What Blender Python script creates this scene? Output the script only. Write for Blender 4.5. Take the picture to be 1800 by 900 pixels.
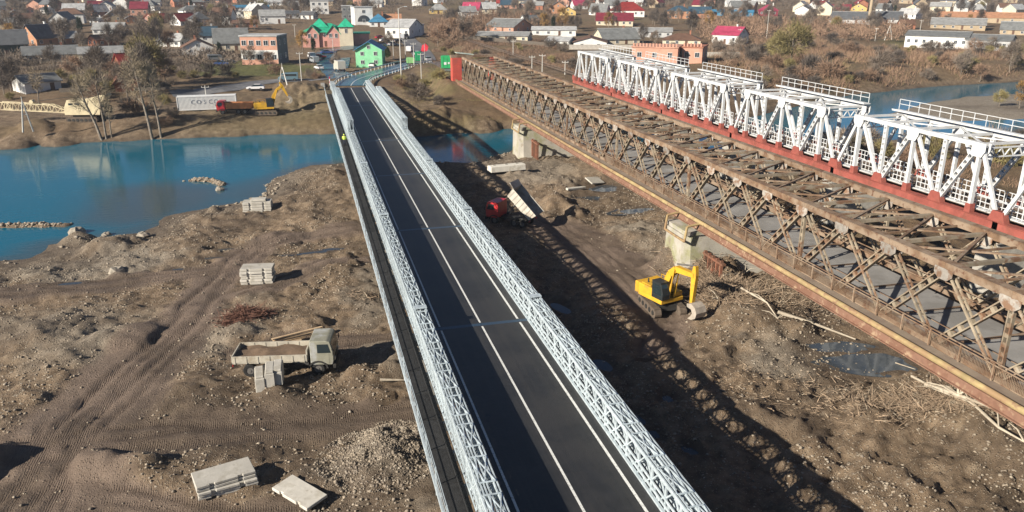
import bpy, math, random
import numpy as np
from mathutils import Vector, Matrix, Quaternion
for o in list(bpy.data.objects): bpy.data.objects.remove(o)
S=bpy.context.scene; COL=S.collection
# ---------------------------------------------------------------- camera, sky, sun, exposure
F=1380.0; VX,VY=518.0,-25.0; HC=28.0
PITCH=math.atan((450-VY)/F); YAW=math.atan((900-VX)/math.hypot(F,450-VY))
cam=bpy.data.cameras.new('camera'); cam.sensor_width=36; cam.lens=36*F/1800; cam.clip_end=6000; cam.clip_start=.5
co=bpy.data.objects.new('camera',cam); COL.objects.link(co)
co.location=(0,0,HC); co.rotation_euler=(math.pi/2-PITCH,0,-YAW); S.camera=co
SUN_EL,SUN_AZ=math.radians(25.5),math.radians(248)
w=bpy.data.worlds.new('World'); S.world=w; w.use_nodes=True
nt=w.node_tree; bg=nt.nodes['Background']; sk=nt.nodes.new('ShaderNodeTexSky'); sk.sky_type='NISHITA'
sk.sun_disc=False; sk.sun_elevation=SUN_EL; sk.sun_rotation=SUN_AZ; sk.air_density=.55; sk.dust_density=.15; sk.ozone_density=2.5
nt.links.new(sk.outputs[0],bg.inputs[0]); bg.inputs[1].default_value=.05
sl=bpy.data.lights.new('sun','SUN'); sl.energy=5.0; sl.angle=math.radians(.55); sl.color=(1,.92,.80)
so=bpy.data.objects.new('sun',sl); COL.objects.link(so)
so.rotation_euler=Vector((math.sin(SUN_AZ)*math.cos(SUN_EL),math.cos(SUN_AZ)*math.cos(SUN_EL),math.sin(SUN_EL))).to_track_quat('Z','Y').to_euler()
S.view_settings.view_transform='Standard'; S.view_settings.look='None'; S.view_settings.exposure=.8; S.view_settings.gamma=1; S.view_settings.use_curve_mapping=False
try:
    S.cycles.max_bounces=5; S.cycles.diffuse_bounces=1; S.cycles.glossy_bounces=3; S.cycles.transparent_max_bounces=8; S.cycles.volume_bounces=0
    S.cycles.use_denoising=True
except Exception: pass
R=random.Random(7); rng=np.random.default_rng(7)
# ---------------------------------------------------------------- helpers
def link(o): COL.objects.link(o); return o
def tag(o,label=None,cat=None,group=None,kind=None):
    if label: o['label']=label
    if cat: o['category']=cat
    if group: o['group']=group
    if kind: o['kind']=kind
    return o
def empty(name,loc=(0,0,0),rz=0,label=None,cat=None,group=None,scale=None):
    o=bpy.data.objects.new(name,None); o.empty_display_size=.3; link(o); o.location=loc; o.rotation_euler=(0,0,rz)
    if scale: o.scale=(scale,)*3 if not hasattr(scale,'__len__') else scale
    return tag(o,label,cat,group)
def inst(name,mesh,parent=None,loc=(0,0,0),rot=None,scale=None,mats=None):
    o=bpy.data.objects.new(name,mesh); link(o); o.location=loc
    if rot is not None: o.rotation_euler=rot if hasattr(rot,'__len__') else (0,0,rot)
    if scale is not None: o.scale=scale if hasattr(scale,'__len__') else (scale,)*3
    if parent: o.parent=parent
    return o
def copy_tree(o,parent=None):
    c=o.copy(); link(c); c.parent=parent
    for ch in o.children: copy_tree(ch,c)
    return c
BOXF=[(0,3,2,1),(4,5,6,7),(0,1,5,4),(1,2,6,5),(2,3,7,6),(3,0,4,7)]
class MB:
    def __init__(s): s.v=[]; s.f=[]; s.m=[]
    def add(s,vs,fs,m=0):
        b=len(s.v); s.v.extend(vs); s.f.extend([tuple(i+b for i in f) for f in fs]); s.m.extend([m]*len(fs)); return s
    def box(s,c,d,rz=0,m=0,ry=0,rx=0):
        x,y,z=d[0]/2,d[1]/2,d[2]/2
        p=[(-x,-y,-z),(x,-y,-z),(x,y,-z),(-x,y,-z),(-x,-y,z),(x,-y,z),(x,y,z),(-x,y,z)]
        if rz or ry or rx:
            q=Matrix.Rotation(rz,3,'Z')@Matrix.Rotation(ry,3,'Y')@Matrix.Rotation(rx,3,'X'); p=[tuple(q@Vector(k)) for k in p]
        return s.add([(a[0]+c[0],a[1]+c[1],a[2]+c[2]) for a in p],BOXF,m)
    def bb(s,x0,x1,y0,y1,z0,z1,m=0): return s.box(((x0+x1)/2,(y0+y1)/2,(z0+z1)/2),(x1-x0,y1-y0,z1-z0),m=m)
    def bar(s,a,b,w,h,m=0,up=(0,0,1)):
        a=Vector(a); b=Vector(b); d=(b-a)
        if d.length<1e-6: return s
        d.normalize(); u=Vector(up)
        if abs(d.dot(u))>.98: u=Vector((1,0,0))
        r=d.cross(u).normalized(); u=r.cross(d).normalized(); vs=[]
        for p in (a,b):
            for i,j in ((-1,-1),(1,-1),(1,1),(-1,1)): vs.append(tuple(p+r*(i*w/2)+u*(j*h/2)))
        return s.add(vs,[(3,2,1,0),(4,5,6,7),(0,1,5,4),(1,2,6,5),(2,3,7,6),(3,0,4,7)],m)
    def tube(s,pts,r,n=8,m=0,cap=True):
        pts=[Vector(p) for p in pts]; k=len(pts); rs=r if hasattr(r,'__len__') else [r]*k
        vs=[]; u0=None
        for i,p in enumerate(pts):
            d=(pts[min(i+1,k-1)]-pts[max(i-1,0)]).normalized()
            u=Vector((0,0,1)) if abs(d.z)<.9 else Vector((1,0,0))
            if u0 is not None: u=u0
            x=d.cross(u).normalized(); y=x.cross(d).normalized(); u0=y
            for j in range(n):
                a=2*math.pi*j/n; vs.append(tuple(p+x*(math.cos(a)*rs[i])+y*(math.sin(a)*rs[i])))
        fs=[(i*n+j,i*n+(j+1)%n,(i+1)*n+(j+1)%n,(i+1)*n+j) for i in range(k-1) for j in range(n)]
        if cap: fs+=[tuple(range(n-1,-1,-1)),tuple((k-1)*n+j for j in range(n))]
        return s.add(vs,fs,m)
    def ext(s,poly,y0,y1,m=0,axis='y'):
        n=len(poly)
        if axis=='y': vs=[(x,y0,z) for x,z in poly]+[(x,y1,z) for x,z in poly]
        elif axis=='x': vs=[(y0,x,z) for x,z in poly]+[(y1,x,z) for x,z in poly]
        else: vs=[(x,z,y0) for x,z in poly]+[(x,z,y1) for x,z in poly]
        fs=[tuple(range(n)),tuple(range(2*n-1,n-1,-1))]+[(i,n+i,n+(i+1)%n,(i+1)%n) for i in range(n)]
        return s.add(vs,fs,m)
    def wheel(s,c,r,w,m=0,n=16,axis='y',m2=None):
        vs=[];prof=[(r*.55,-w/2),(r*.92,-w/2),(r,-w*.36),(r,w*.36),(r*.92,w/2),(r*.55,w/2)]
        for j in range(n):
            a=2*math.pi*j/n
            for rr,o in prof:
                q=(math.cos(a)*rr,o,math.sin(a)*rr) if axis=='y' else (o,math.cos(a)*rr,math.sin(a)*rr)
                vs.append((c[0]+q[0],c[1]+q[1],c[2]+q[2]))
        k=len(prof); fs=[(j*k+i,((j+1)%n)*k+i,((j+1)%n)*k+i+1,j*k+i+1) for j in range(n) for i in range(k-1)]
        return s.add(vs,fs,m)
    def disc(s,c,r,w,m=0,n=12,axis='y'):
        a=(c[0],c[1]-w/2,c[2]) if axis=='y' else (c[0]-w/2,c[1],c[2]); b=(c[0],c[1]+w/2,c[2]) if axis=='y' else (c[0]+w/2,c[1],c[2])
        return s.tube([a,b],r,n,m)
    def mesh(s,name,mats,smooth=False,bevel=0):
        me=bpy.data.meshes.new(name); me.from_pydata(s.v,[],s.f)
        for m in (mats if isinstance(mats,(list,tuple)) else [mats]): me.materials.append(m)
        if any(s.m): me.polygons.foreach_set('material_index',s.m)
        import bmesh
        bm=bmesh.new(); bm.from_mesh(me); bmesh.ops.recalc_face_normals(bm,faces=bm.faces[:])
        if bevel: bmesh.ops.bevel(bm,geom=bm.edges[:],offset=bevel,segments=1,affect='EDGES',clamp_overlap=True)
        bm.to_mesh(me); bm.free()
        if smooth: me.polygons.foreach_set('use_smooth',[True]*len(me.polygons))
        me.update(); return me
    def build(s,name,mats,parent=None,smooth=False,bevel=0,loc=(0,0,0),rot=None):
        return inst(name,s.mesh(name,mats,smooth,bevel),parent,loc,rot)
def npmesh(name,V,Fc,mat,n=None,smooth=False):
    """big mesh from numpy: V (k,3), Fc (m,n)"""
    me=bpy.data.meshes.new(name); V=np.asarray(V,np.float32); Fc=np.asarray(Fc,np.int32); k,n=Fc.shape
    me.vertices.add(len(V)); me.vertices.foreach_set('co',V.ravel()); me.loops.add(k*n); me.loops.foreach_set('vertex_index',Fc.ravel())
    me.polygons.add(k); me.polygons.foreach_set('loop_start',np.arange(0,k*n,n,dtype=np.int32))
    try: me.polygons.foreach_set('loop_total',np.full(k,n,np.int32))
    except Exception: pass
    for m in (mat if isinstance(mat,(list,tuple)) else [mat]): me.materials.append(m)
    me.update(calc_edges=True); me.validate()
    if smooth: me.polygons.foreach_set('use_smooth',np.ones(len(me.polygons),bool))
    return me
# ---------------------------------------------------------------- materials
_mc={}
def M(name,c,rough=.75,var=.25,scale=2.0,bump=0.,metal=0.,c2=None,s2=.6,t2=.5,spec=.35,c3=None,s3=3.,t3=.6,rnd=.0,coat=0,pos=False,emit=None):
    if name in _mc: return _mc[name]
    m=bpy.data.materials.new(name); _mc[name]=m; m.use_nodes=True; t=m.node_tree; N=t.nodes; L=t.links; b=N['Principled BSDF']
    b.inputs['Roughness'].default_value=rough; b.inputs['Metallic'].default_value=metal
    b.inputs['Specular IOR Level'].default_value=spec
    if coat: b.inputs['Coat Weight'].default_value=coat; b.inputs['Coat Roughness'].default_value=.15
    if pos: src=N.new('ShaderNodeNewGeometry').outputs['Position']
    else: src=N.new('ShaderNodeTexCoord').outputs['Object']
    if rnd:
        oi=N.new('ShaderNodeObjectInfo'); va=N.new('ShaderNodeVectorMath'); va.operation='SCALE'; va.inputs[0].default_value=(1,1,1)
        mm=N.new('ShaderNodeMath'); mm.operation='MULTIPLY'; mm.inputs[1].default_value=71.; L.new(oi.outputs['Random'],mm.inputs[0]); L.new(mm.outputs[0],va.inputs['Scale'])
        ad=N.new('ShaderNodeVectorMath'); ad.operation='ADD'; L.new(src,ad.inputs[0]); L.new(va.outputs[0],ad.inputs[1]); src=ad.outputs[0]
    def noise(sc,det=5):
        n=N.new('ShaderNodeTexNoise'); n.inputs['Scale'].default_value=sc; n.inputs['Detail'].default_value=det; n.inputs['Roughness'].default_value=.62; L.new(src,n.inputs['Vector']); return n.outputs['Fac']
    def ramp(fac,p0,p1,a,bc):
        r=N.new('ShaderNodeValToRGB'); r.color_ramp.elements[0].position=p0; r.color_ramp.elements[1].position=p1
        r.color_ramp.elements[0].color=(*a,1); r.color_ramp.elements[1].color=(*bc,1); L.new(fac,r.inputs[0]); return r.outputs[0]
    def mix(f,a,bb):
        x=N.new('ShaderNodeMix'); x.data_type='RGBA'; L.new(f,x.inputs[0]); L.new(a,x.inputs[6]); L.new(bb,x.inputs[7]); return x.outputs[2]
    nf=noise(scale)
    col=ramp(nf,.3,.72,tuple(k*(1-var) for k in c),tuple(min(1,k*(1+var*.7)) for k in c))
    for cc,ss,tt in ((c2,s2,t2),(c3,s3,t3)):
        if cc:
            f=ramp(noise(ss,7),tt-.06,tt+.06,(0,0,0),(1,1,1)); rr=N.new('ShaderNodeRGB'); rr.outputs[0].default_value=(*cc,1); col=mix(f,col,rr.outputs[0])
    if rnd:
        hs=N.new('ShaderNodeHueSaturation'); mr=N.new('ShaderNodeMapRange'); mr.inputs[3].default_value=1-rnd; mr.inputs[4].default_value=1+rnd
        L.new(oi.outputs['Random'],mr.inputs[0]); L.new(mr.outputs[0],hs.inputs['Value']); L.new(col,hs.inputs['Color']); col=hs.outputs[0]
    L.new(col,b.inputs['Base Color'])
    if bump:
        bn=N.new('ShaderNodeBump'); bn.inputs['Strength'].default_value=min(1,bump); bn.inputs['Distance'].default_value=.05; L.new(noise(scale*4,6),bn.inputs['Height']); L.new(bn.outputs[0],b.inputs['Normal'])
    return m
# ---------------------------------------------------------------- pixel of the photograph -> place on the ground
fwv=np.array([math.sin(YAW)*math.cos(PITCH),math.cos(YAW)*math.cos(PITCH),-math.sin(PITCH)])
rtv=np.array([math.cos(YAW),-math.sin(YAW),0.]); upv=np.cross(rtv,fwv); C0=np.array([0,0,HC])
def ray(x,y): return fwv*F+rtv*(x-900)-upv*(y-450)
def at(x,y,z=0.):
    d=ray(x,y); return C0+d*((z-HC)/d[2])
def atY(x,y,Y):
    d=ray(x,y); return C0+d*(Y/d[1])
def depth(p): return float((np.asarray(p)-C0)@fwv)
# ---------------------------------------------------------------- terrain
def _hash(i,j,s):
    n=(i.astype(np.int64)*374761393+j.astype(np.int64)*668265263+s*982451653)&0x7fffffff
    n=((n^(n>>13))*1274126177)&0x7fffffff; n=(n^(n>>16))&0xffff
    return n/65535.0
def vn(x,y,s=0):
    i=np.floor(x); j=np.floor(y); u=x-i; v=y-j; u=u*u*(3-2*u); v=v*v*(3-2*v)
    a=_hash(i,j,s); b=_hash(i+1,j,s); c=_hash(i,j+1,s); d=_hash(i+1,j+1,s)
    return (a+(b-a)*u)*(1-v)+(c+(d-c)*u)*v-.5
def fbm(x,y,s=0,o=4,g=.5):
    r=0;a=1.
    for k in range(o): r=r+a*vn(x*2**k+k*17.3,y*2**k-k*9.1,s+k); a*=g
    return r
def sst(a,b,x): t=np.clip((x-a)/(b-a),0,1); return t*t*(3-2*t)
def sdpoly(P,X,Y):
    """signed distance, positive inside"""
    P=np.asarray(P); d=np.full(X.shape,1e9); ins=np.zeros(X.shape,bool); n=len(P)
    for i in range(n):
        x0,y0=P[i]; x1,y1=P[(i+1)%n]; ex,ey=x1-x0,y1-y0; t=np.clip(((X-x0)*ex+(Y-y0)*ey)/(ex*ex+ey*ey+1e-9),0,1)
        d=np.minimum(d,np.hypot(X-x0-t*ex,Y-y0-t*ey))
        c=((y0>Y)!=(y1>Y)); ins^=c&(X<(x1-x0)*(Y-y0)/(y1-y0+1e-12)+x0)
    return np.where(ins,d,-d)
def sdline(P,X,Y):
    P=np.asarray(P); d=np.full(X.shape,1e9)
    for (x0,y0),(x1,y1) in zip(P[:-1],P[1:]):
        ex,ey=x1-x0,y1-y0; t=np.clip(((X-x0)*ex+(Y-y0)*ey)/(ex*ex+ey*ey+1e-9),0,1); d=np.minimum(d,np.hypot(X-x0-t*ex,Y-y0-t*ey))
    return d
def g0(pts,z=0.): return [tuple(at(x,y,z)[:2]) for x,y in pts]
WZ=-.9
RIVER=g0([(-500,268),(-200,263),(0,258),(200,248),(400,240),(590,235),(735,240),(900,226),(1000,222),(1150,222),(1300,212),(1360,197),(1430,181),(1498,167),(1640,152),(1800,143),(2100,130),
 (2100,218),(1800,238),(1700,243),(1600,243),(1500,256),(1400,250),(1300,262),(1150,268),(1000,258),(938,244),(900,268),(850,287),(770,287),(605,284),(545,290),(470,315),(450,345),(375,368),(300,382),(245,408),(210,412),(150,420),(80,430),(62,455),(0,462),(-300,480),(-600,500)],WZ)
SPIT=g0([(2100,150),(1800,163),(1700,170),(1620,183),(1545,203),(1600,211),(1700,213),(1800,209),(2100,195)],WZ)
BARS=[(g0([(-60,399),(0,398),(115,396)],WZ),1.0),(g0([(342,317),(372,318),(390,325)],WZ),.9)]
AP_C=[(10.9,190),(11.2,198),(13.7,211),(20.6,226.3),(31.2,246.8),(36.3,256),(40,268),(43,299),(44.4,347),(48,411)]   # approach road
YMID=([-300,-60,0,20,42,80,110,140,215,400],[130,132,152,146,155,157,150,166,190,235])
def smoothland(X,Y):
    far=2.0+2.5*sst(194,225,Y)+.028*np.maximum(0,Y-280)
    far=far+(3.9-far)*sst(-60,-20,X)*sst(205,185,Y)*sst(172,182,Y)*sst(60,30,X)*.5
    dr=sdline(AP_C[:6],X,Y); e=sst(11,5,dr); far=far*(1-e)+4.88*e
    e=sst(19,12,np.abs(X-10.2))*sst(180,190,Y)*sst(240,205,Y); far=np.maximum(far,far*(1-e)+4.75*e)
    e=sst(12,7,np.abs(X-42))*sst(186,193,Y)*sst(260,235,Y); far=np.maximum(far,far*(1-e)+5.6*e)
    e=sst(11,4,np.abs(X-63))*sst(170,176,Y)*(1-sst(420,520,Y)); far=np.maximum(far,far*(1-e)+(7.0)*e)
    right=sst(55,110,X)*sst(900,300,X)
    near=0.0+.9*sst(50,62,X)*sst(135,110,Y)
    isf=sst(-2,2,Y-np.interp(X,*YMID))
    return near*(1-isf)+far*isf,isf
HEAPS=[((665,805),3.4,.65),((700,778),2.6,.5),((545,568),2.3,.9),((972,362),2.9,2.0),((1010,372),1.8,.9),((135,412),2.2,1.3),((190,428),3.2,1.3),((235,418),1.6,.6),((375,328),.9,.7),
 ((375,366),1.3,.7),((1265,520),6.0,1.3),((1330,560),6.5,1.2),((1245,492),4,.9),((640,660),2.2,.9),((655,690),2,.7),((690,650),1.6,.8),((500,700),2.2,.4),((205,482),1.2,.6),((450,520),3.,.5),((580,470),4,.7),((545,350),6,.8),
 ((480,420),5,.7),((620,330),5,.6),((560,395),4,.5),((330,430),5,.6),((120,560),6,.6),((220,590),3.5,.9),((150,610),3,.7),((60,590),4,.7),((430,560),3,.6),((410,590),2,.7),((1500,720),3,.6),((1630,690),3.4,1.0),((1700,745),3.6,1.1),((1560,740),4,.5),
 ((1780,800),4,1.0),((1030,300),6,1.0),((1130,330),4,.8),((1000,320),4,.8),((1190,470),3,.5),((1090,420),3,.5),((60,760),5,.35),((-95,842),3.2,2.6),((165,822),1.8,.9),((215,824),1.8,.8),((262,826),1.5,.7),((1150,420),4,.7),((1215,476),3.6,2.3),((1170,474),2.8,1.7),((1262,478),3.2,2.0)]  # includes a mound out of view at left, added to cast a shadow
HEAPS=[(at(x,y)[:2],r,h) for (x,y),r,h in HEAPS]+[(at(x,y,2.)[:2],r,h) for (x,y),r,h in [((18,232),5.,2.0),((60,222),4.5,1.6),((95,228),4,1.8),((500,190),6,1.8),((530,182),7,2.4),((560,190),6,2.0),((545,172),6,1.6),((760,205),5,1.6),((800,200),6,1.6),((850,205),5,1.4),((770,165),5,1.2)]]
PUDS=[((1530,634),4.2,1.9,-.35),((1470,608),2.6,1.1,-.35),((1062,330),2.6,2.4,.3),((1036,348),2.0,1.6,-.2),((1118,369),3.3,1.5,.1),((310,472),.9,.35,0),((120,497),1.5,.4,0),((375,452),1.3,.35,0),((400,437),1.6,.4,0),((545,443),2.6,.4,0),((590,436),2.2,.35,0),((1060,640),.75,1.3,.3),((1120,735),.7,1.3,.3),((1150,760),.5,.8,.3),((1140,640),.8,.3,.2),((690,500),1.,.4,0),((985,540),.7,1.6,.3),((1215,790),.5,.9,.5),((1175,700),.5,.7,.1)]
PUDS=[(at(x,y,-.1)[:2],a,b,r) for (x,y),a,b,r in PUDS]
TR=[([(20,960),(80,820),(150,740),(240,640),(330,560),(385,490),(435,443),(520,418),(640,398)],[5.2,5.0,4.6,3.6,2.7,2.6,2.4,2.1,2.0]),
 ([(-200,520),(0,512),(200,497),(385,470)],[2.2]*4),([(100,790),(300,765),(480,750),(720,725)],[2.8,2.6,2.3,1.6]),([(925,385),(1000,410),(1065,455),(1125,520),(1165,570),(1150,620)],[2.4,4.2,4.4,3.4,2.4,1.2]),
 ([(400,520),(470,500),(560,470),(640,455)],[1.5,1.8,1.6,1.2]),([(230,880),(350,895),(480,905)],[1.6,1.4,1.2]),([(430,615),(500,600),(600,600),(690,590)],[1.2,1.5,1.4,1])]
TR=[(g0(p),ws) for p,ws in TR]
def trackmask(X,Y):
    m=np.zeros(X.shape); rut=np.zeros(X.shape)
    n1=fbm(X*.5,Y*.5,31,3)*1.3; n2=fbm(X*.15,Y*.15,5,2)*1.2; n3=fbm(X*.1,Y*.1,8,2)*1.2
    for P,ws in TR:
        for k in range(len(P)-1):
            (x0,y0),(x1,y1)=P[k],P[k+1]; ex,ey=x1-x0,y1-y0; l=ex*ex+ey*ey; t=np.clip(((X-x0)*ex+(Y-y0)*ey)/l,0,1)
            d=np.hypot(X-x0-t*ex,Y-y0-t*ey); wd=ws[k]+(ws[k+1]-ws[k])*t
            q=sst(wd*1.25,wd*.75,d+n1); m=np.maximum(m,q)
            sd=((X-x0)*ey-(Y-y0)*ex)/math.sqrt(l)
            rut=np.maximum(rut,q*sst(.38,.18,np.abs(np.abs(sd+n2)-1.05)))
            rut=np.maximum(rut,.7*q*sst(.3,.15,np.abs(np.abs(sd-1.1+n3)-.95)))
    return m,rut
def terrain(X,Y,detail=True):
    B,isf=smoothland(X,Y)
    wob=fbm(X*.12,Y*.12,3,4)*4.0+fbm(X*.7,Y*.7,4,2)*.5
    sd=sdpoly(RIVER,X,Y)+wob*.55*np.clip(np.abs(X-200)/60,0,1).clip(.3,1)
    sp=sdpoly(SPIT,X,Y)+wob*.5
    shore=sst(0,1,-sd/np.where(isf>.5,5.5,7.0))
    out=WZ+(B-WZ)*np.where(isf>.5,np.clip(-sd/7.0,0,1)**.6,np.clip(-sd/9.,0,1)**.7)
    z=np.where(sd<0,out,WZ-np.minimum(sd*.22,1.8)-.02)
    z=np.where(sp>-2,np.maximum(z,WZ-.25+np.clip(sp+2,0,8)*.11),z)
    for P,wd in BARS:
        d=sdline(P,X,Y)+fbm(X*.9,Y*.9,12,3)*.7; z=np.maximum(z,WZ+.32-(np.maximum(d,0)/wd)**2*.55)
    m,rut=trackmask(X,Y); near=(1-isf)
    br=near*sst(17,14,X)*sst(3,6,X)
    rough=near*(1-m*.85)*np.clip(.15-sd/8,0,1)
    for (hx,hy),r,h in HEAPS:
        q=(np.abs(X-hx)<r*2)&(np.abs(Y-hy)<r*2)
        if not q.any(): continue
        x,y=X[q],Y[q]; d=np.hypot(x-hx,y-hy); k=np.maximum(0,1-(d*(1+.5*fbm(x*.6+hx,y*.6,int(hx)&7,2)))/r); z[q]+=h*np.sqrt(k*k*(1.6-.6*k))*np.minimum(1,k*3)
    if detail:
        z=z+rough*(fbm(X*.11,Y*.11,21,3)*1.1+fbm(X*.55,Y*.55,22,3)*.32+np.abs(fbm(X*1.7,Y*1.7,25,2))*.42-.08+np.abs(fbm(X*.5+Y*.2,Y*.9-X*.25,24,3))*.4-.08+np.maximum(0,fbm(X*.33,Y*.33,27,4))*.9*sst(-.1,.3,fbm(X*.06,Y*.06,23,2)))
        # ploughed, streaky gravel right of the old bridge (runs up the river bed)
        z=z+near*sst(24,30,X)*sst(44,38,X)*sst(62,52,Y)*(fbm(X*.35+Y*.2,(Y-X*.5)*1.9,26,3)*.6)
        z=z-rut*.16*near+m*near*(fbm(X*.2,Y*.2,29,2)*.25+fbm(X*1.3,Y*1.3,28,2)*.07)
        z=z+isf*np.clip(-sd/6,0,1)*(fbm(X*.1,Y*.1,41,3)*.7+fbm(X*.5,Y*.5,42,3)*.3)*sst(6,10,np.minimum(sdline(AP_C[:6],X,Y),12))*sst(6,9,np.abs(X-42)+200*(Y<186))
    for (hx,hy),a,b,r in PUDS:
        Q=(np.abs(X-hx)<a*2.6+b*2)&(np.abs(Y-hy)<a*2.6+b*2)
        if not Q.any(): continue
        x,y=X[Q],Y[Q]; c,s=math.cos(r),math.sin(r); u=((x-hx)*c+(y-hy)*s)/a; v=(-(x-hx)*s+(y-hy)*c)/b; q=np.sqrt(u*u+v*v)+fbm(x*.8,y*.8,51,2)*.4
        k=sst(1.7,.8,q); z[Q]=z[Q]*(1-k)+(-.17-.12*sst(1.1,.4,q))*k
    return z,dict(sd=sd,sp=sp,isf=isf,m=m,rut=rut)
def gnd(px,py):
    """where the view ray of a photo pixel meets the land"""
    d=ray(px,py); d=d/np.linalg.norm(d); ts=np.concatenate([np.arange(30,300,1.0),np.arange(300,1600,4.)]); P=C0[None]+d[None]*ts[:,None]
    B,isf=smoothland(P[:,0],P[:,1]); s=sdpoly(RIVER,P[:,0],P[:,1]); B=np.where(s>0,WZ,B)
    i=np.argmax(P[:,2]<=B)
    if P[i,2]>B[i]: i=len(ts)-1
    return np.array([P[i,0],P[i,1],B[i]])
def grow(a,b,d0,rate,mx):
    r=[a]
    while r[-1]<b: r.append(r[-1]+min(mx,max(d0,(r[-1]-a)*rate+d0)))
    return r
xs=[-45+.29*i for i in range(int(107/.29))]; xr=grow(xs[-1],900,.38,.045,25)[1:]; xl=[-45-(v) for v in grow(0,700,.38,.045,25)[1:]][::-1]
XS=np.array(xl+xs+xr); ys=[14+.29*i for i in range(int(84/.29))]
while ys[-1]<1500: ys.append(ys[-1]+max(.38,min(30,(ys[-1]-90)*.0075+.38)))
YS=np.array(ys); GX,GY=np.meshgrid(XS,YS)
GZ,ZM=terrain(GX,GY)
def zgrid(X,Y):
    X=np.asarray(X,float); Y=np.asarray(Y,float); i=np.clip(np.searchsorted(XS,X)-1,0,len(XS)-2); j=np.clip(np.searchsorted(YS,Y)-1,0,len(YS)-2)
    u=np.clip((X-XS[i])/(XS[i+1]-XS[i]),0,1); v=np.clip((Y-YS[j])/(YS[j+1]-YS[j]),0,1)
    return (GZ[j,i]*(1-u)+GZ[j,i+1]*u)*(1-v)+(GZ[j+1,i]*(1-u)+GZ[j+1,i+1]*u)*v
def gz(x,y): return float(zgrid(x,y))
nx,ny=len(XS),len(YS); idx=np.arange(nx*ny).reshape(ny,nx)
FA=np.stack([idx[:-1,:-1],idx[:-1,1:],idx[1:,1:],idx[1:,:-1]],-1).reshape(-1,4)
# zone masks (what the ground is made of)
mud=np.clip(ZM['m'],0,1)*(1-ZM['isf'])
palez=np.zeros_like(GX)
for P,s,a in [(g0([(-20,485),(0,470),(120,445),(230,430),(330,440),(300,465),(220,485),(100,490)]),2.5,.9),(g0([(300,640),(360,560),(430,520),(460,560),(400,600),(380,650)]),2,.8),(g0([(590,830),(620,770),(700,745),(760,790),(760,860),(650,860)]),2,1.),(g0([(1330,600),(1440,590),(1480,660),(1420,690),(1350,660)]),2,.8),(g0([(600,520),(690,440),(690,650),(640,640)]),2,.7),
   (g0([(840,290),(1000,270),(1010,330),(880,330)]),3,.7),(g0([(1070,385),(1150,400),(1200,470),(1130,480)]),2,.8),(g0([(0,560),(120,540),(250,560),(220,640),(60,660)]),3,.75)]:
    palez=np.maximum(palez,a*sst(-s,s,sdpoly(P,GX,GY)+fbm(GX*.4,GY*.4,61,3)*4))
shore=sst(6,0,np.abs(ZM['sd']+2.5))*(1-ZM['isf']); palez=np.maximum(palez,shore*.6); palez=np.maximum(palez,sst(-1,1,ZM['sp']))
veg=ZM['isf']*sst(0,3,-ZM['sd'])*(.75+.6*fbm(GX*.05,GY*.05,71,3)); veg=np.maximum(veg,sst(48,60,GX)*sst(128,100,GY)*.9)
veg=np.clip(veg,0,1)
yard=ZM['isf']*sst(-75,-60,GX)*sst(172,178,GY)*sst(201,193,GY)*sst(33,28,GX); veg=veg*(1-yard*.85)
green=np.zeros_like(GX)
for P,a in [([(340,140),(345,122),(420,112),(520,118),(560,125),(545,137),(450,138)],1),([(180,135),(215,112),(240,118),(220,140)],.6),([(755,125),(790,118),(800,140),(770,170),(750,160)],.5),([(60,130),(130,118),(170,130),(110,140)],.3),([(1540,80),(1600,75),(1600,85),(1550,86)],.7),([(690,200),(830,188),(900,205),(850,215)],.25),([(1330,130),(1480,140),(1490,160),(1350,150)],.3),([(85,238),(140,228),(170,240),(110,248)],.6)]:
    green=np.maximum(green,a*sst(-3,3,sdpoly(g0(P,3.5),GX,GY)+fbm(GX*.2,GY*.2,81,3)*6))
green=np.maximum(green,ZM['isf']*.22*sst(.05,.45,fbm(GX*.018,GY*.018,83,4)))
rut=ZM['rut']*(1-ZM['isf'])
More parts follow.
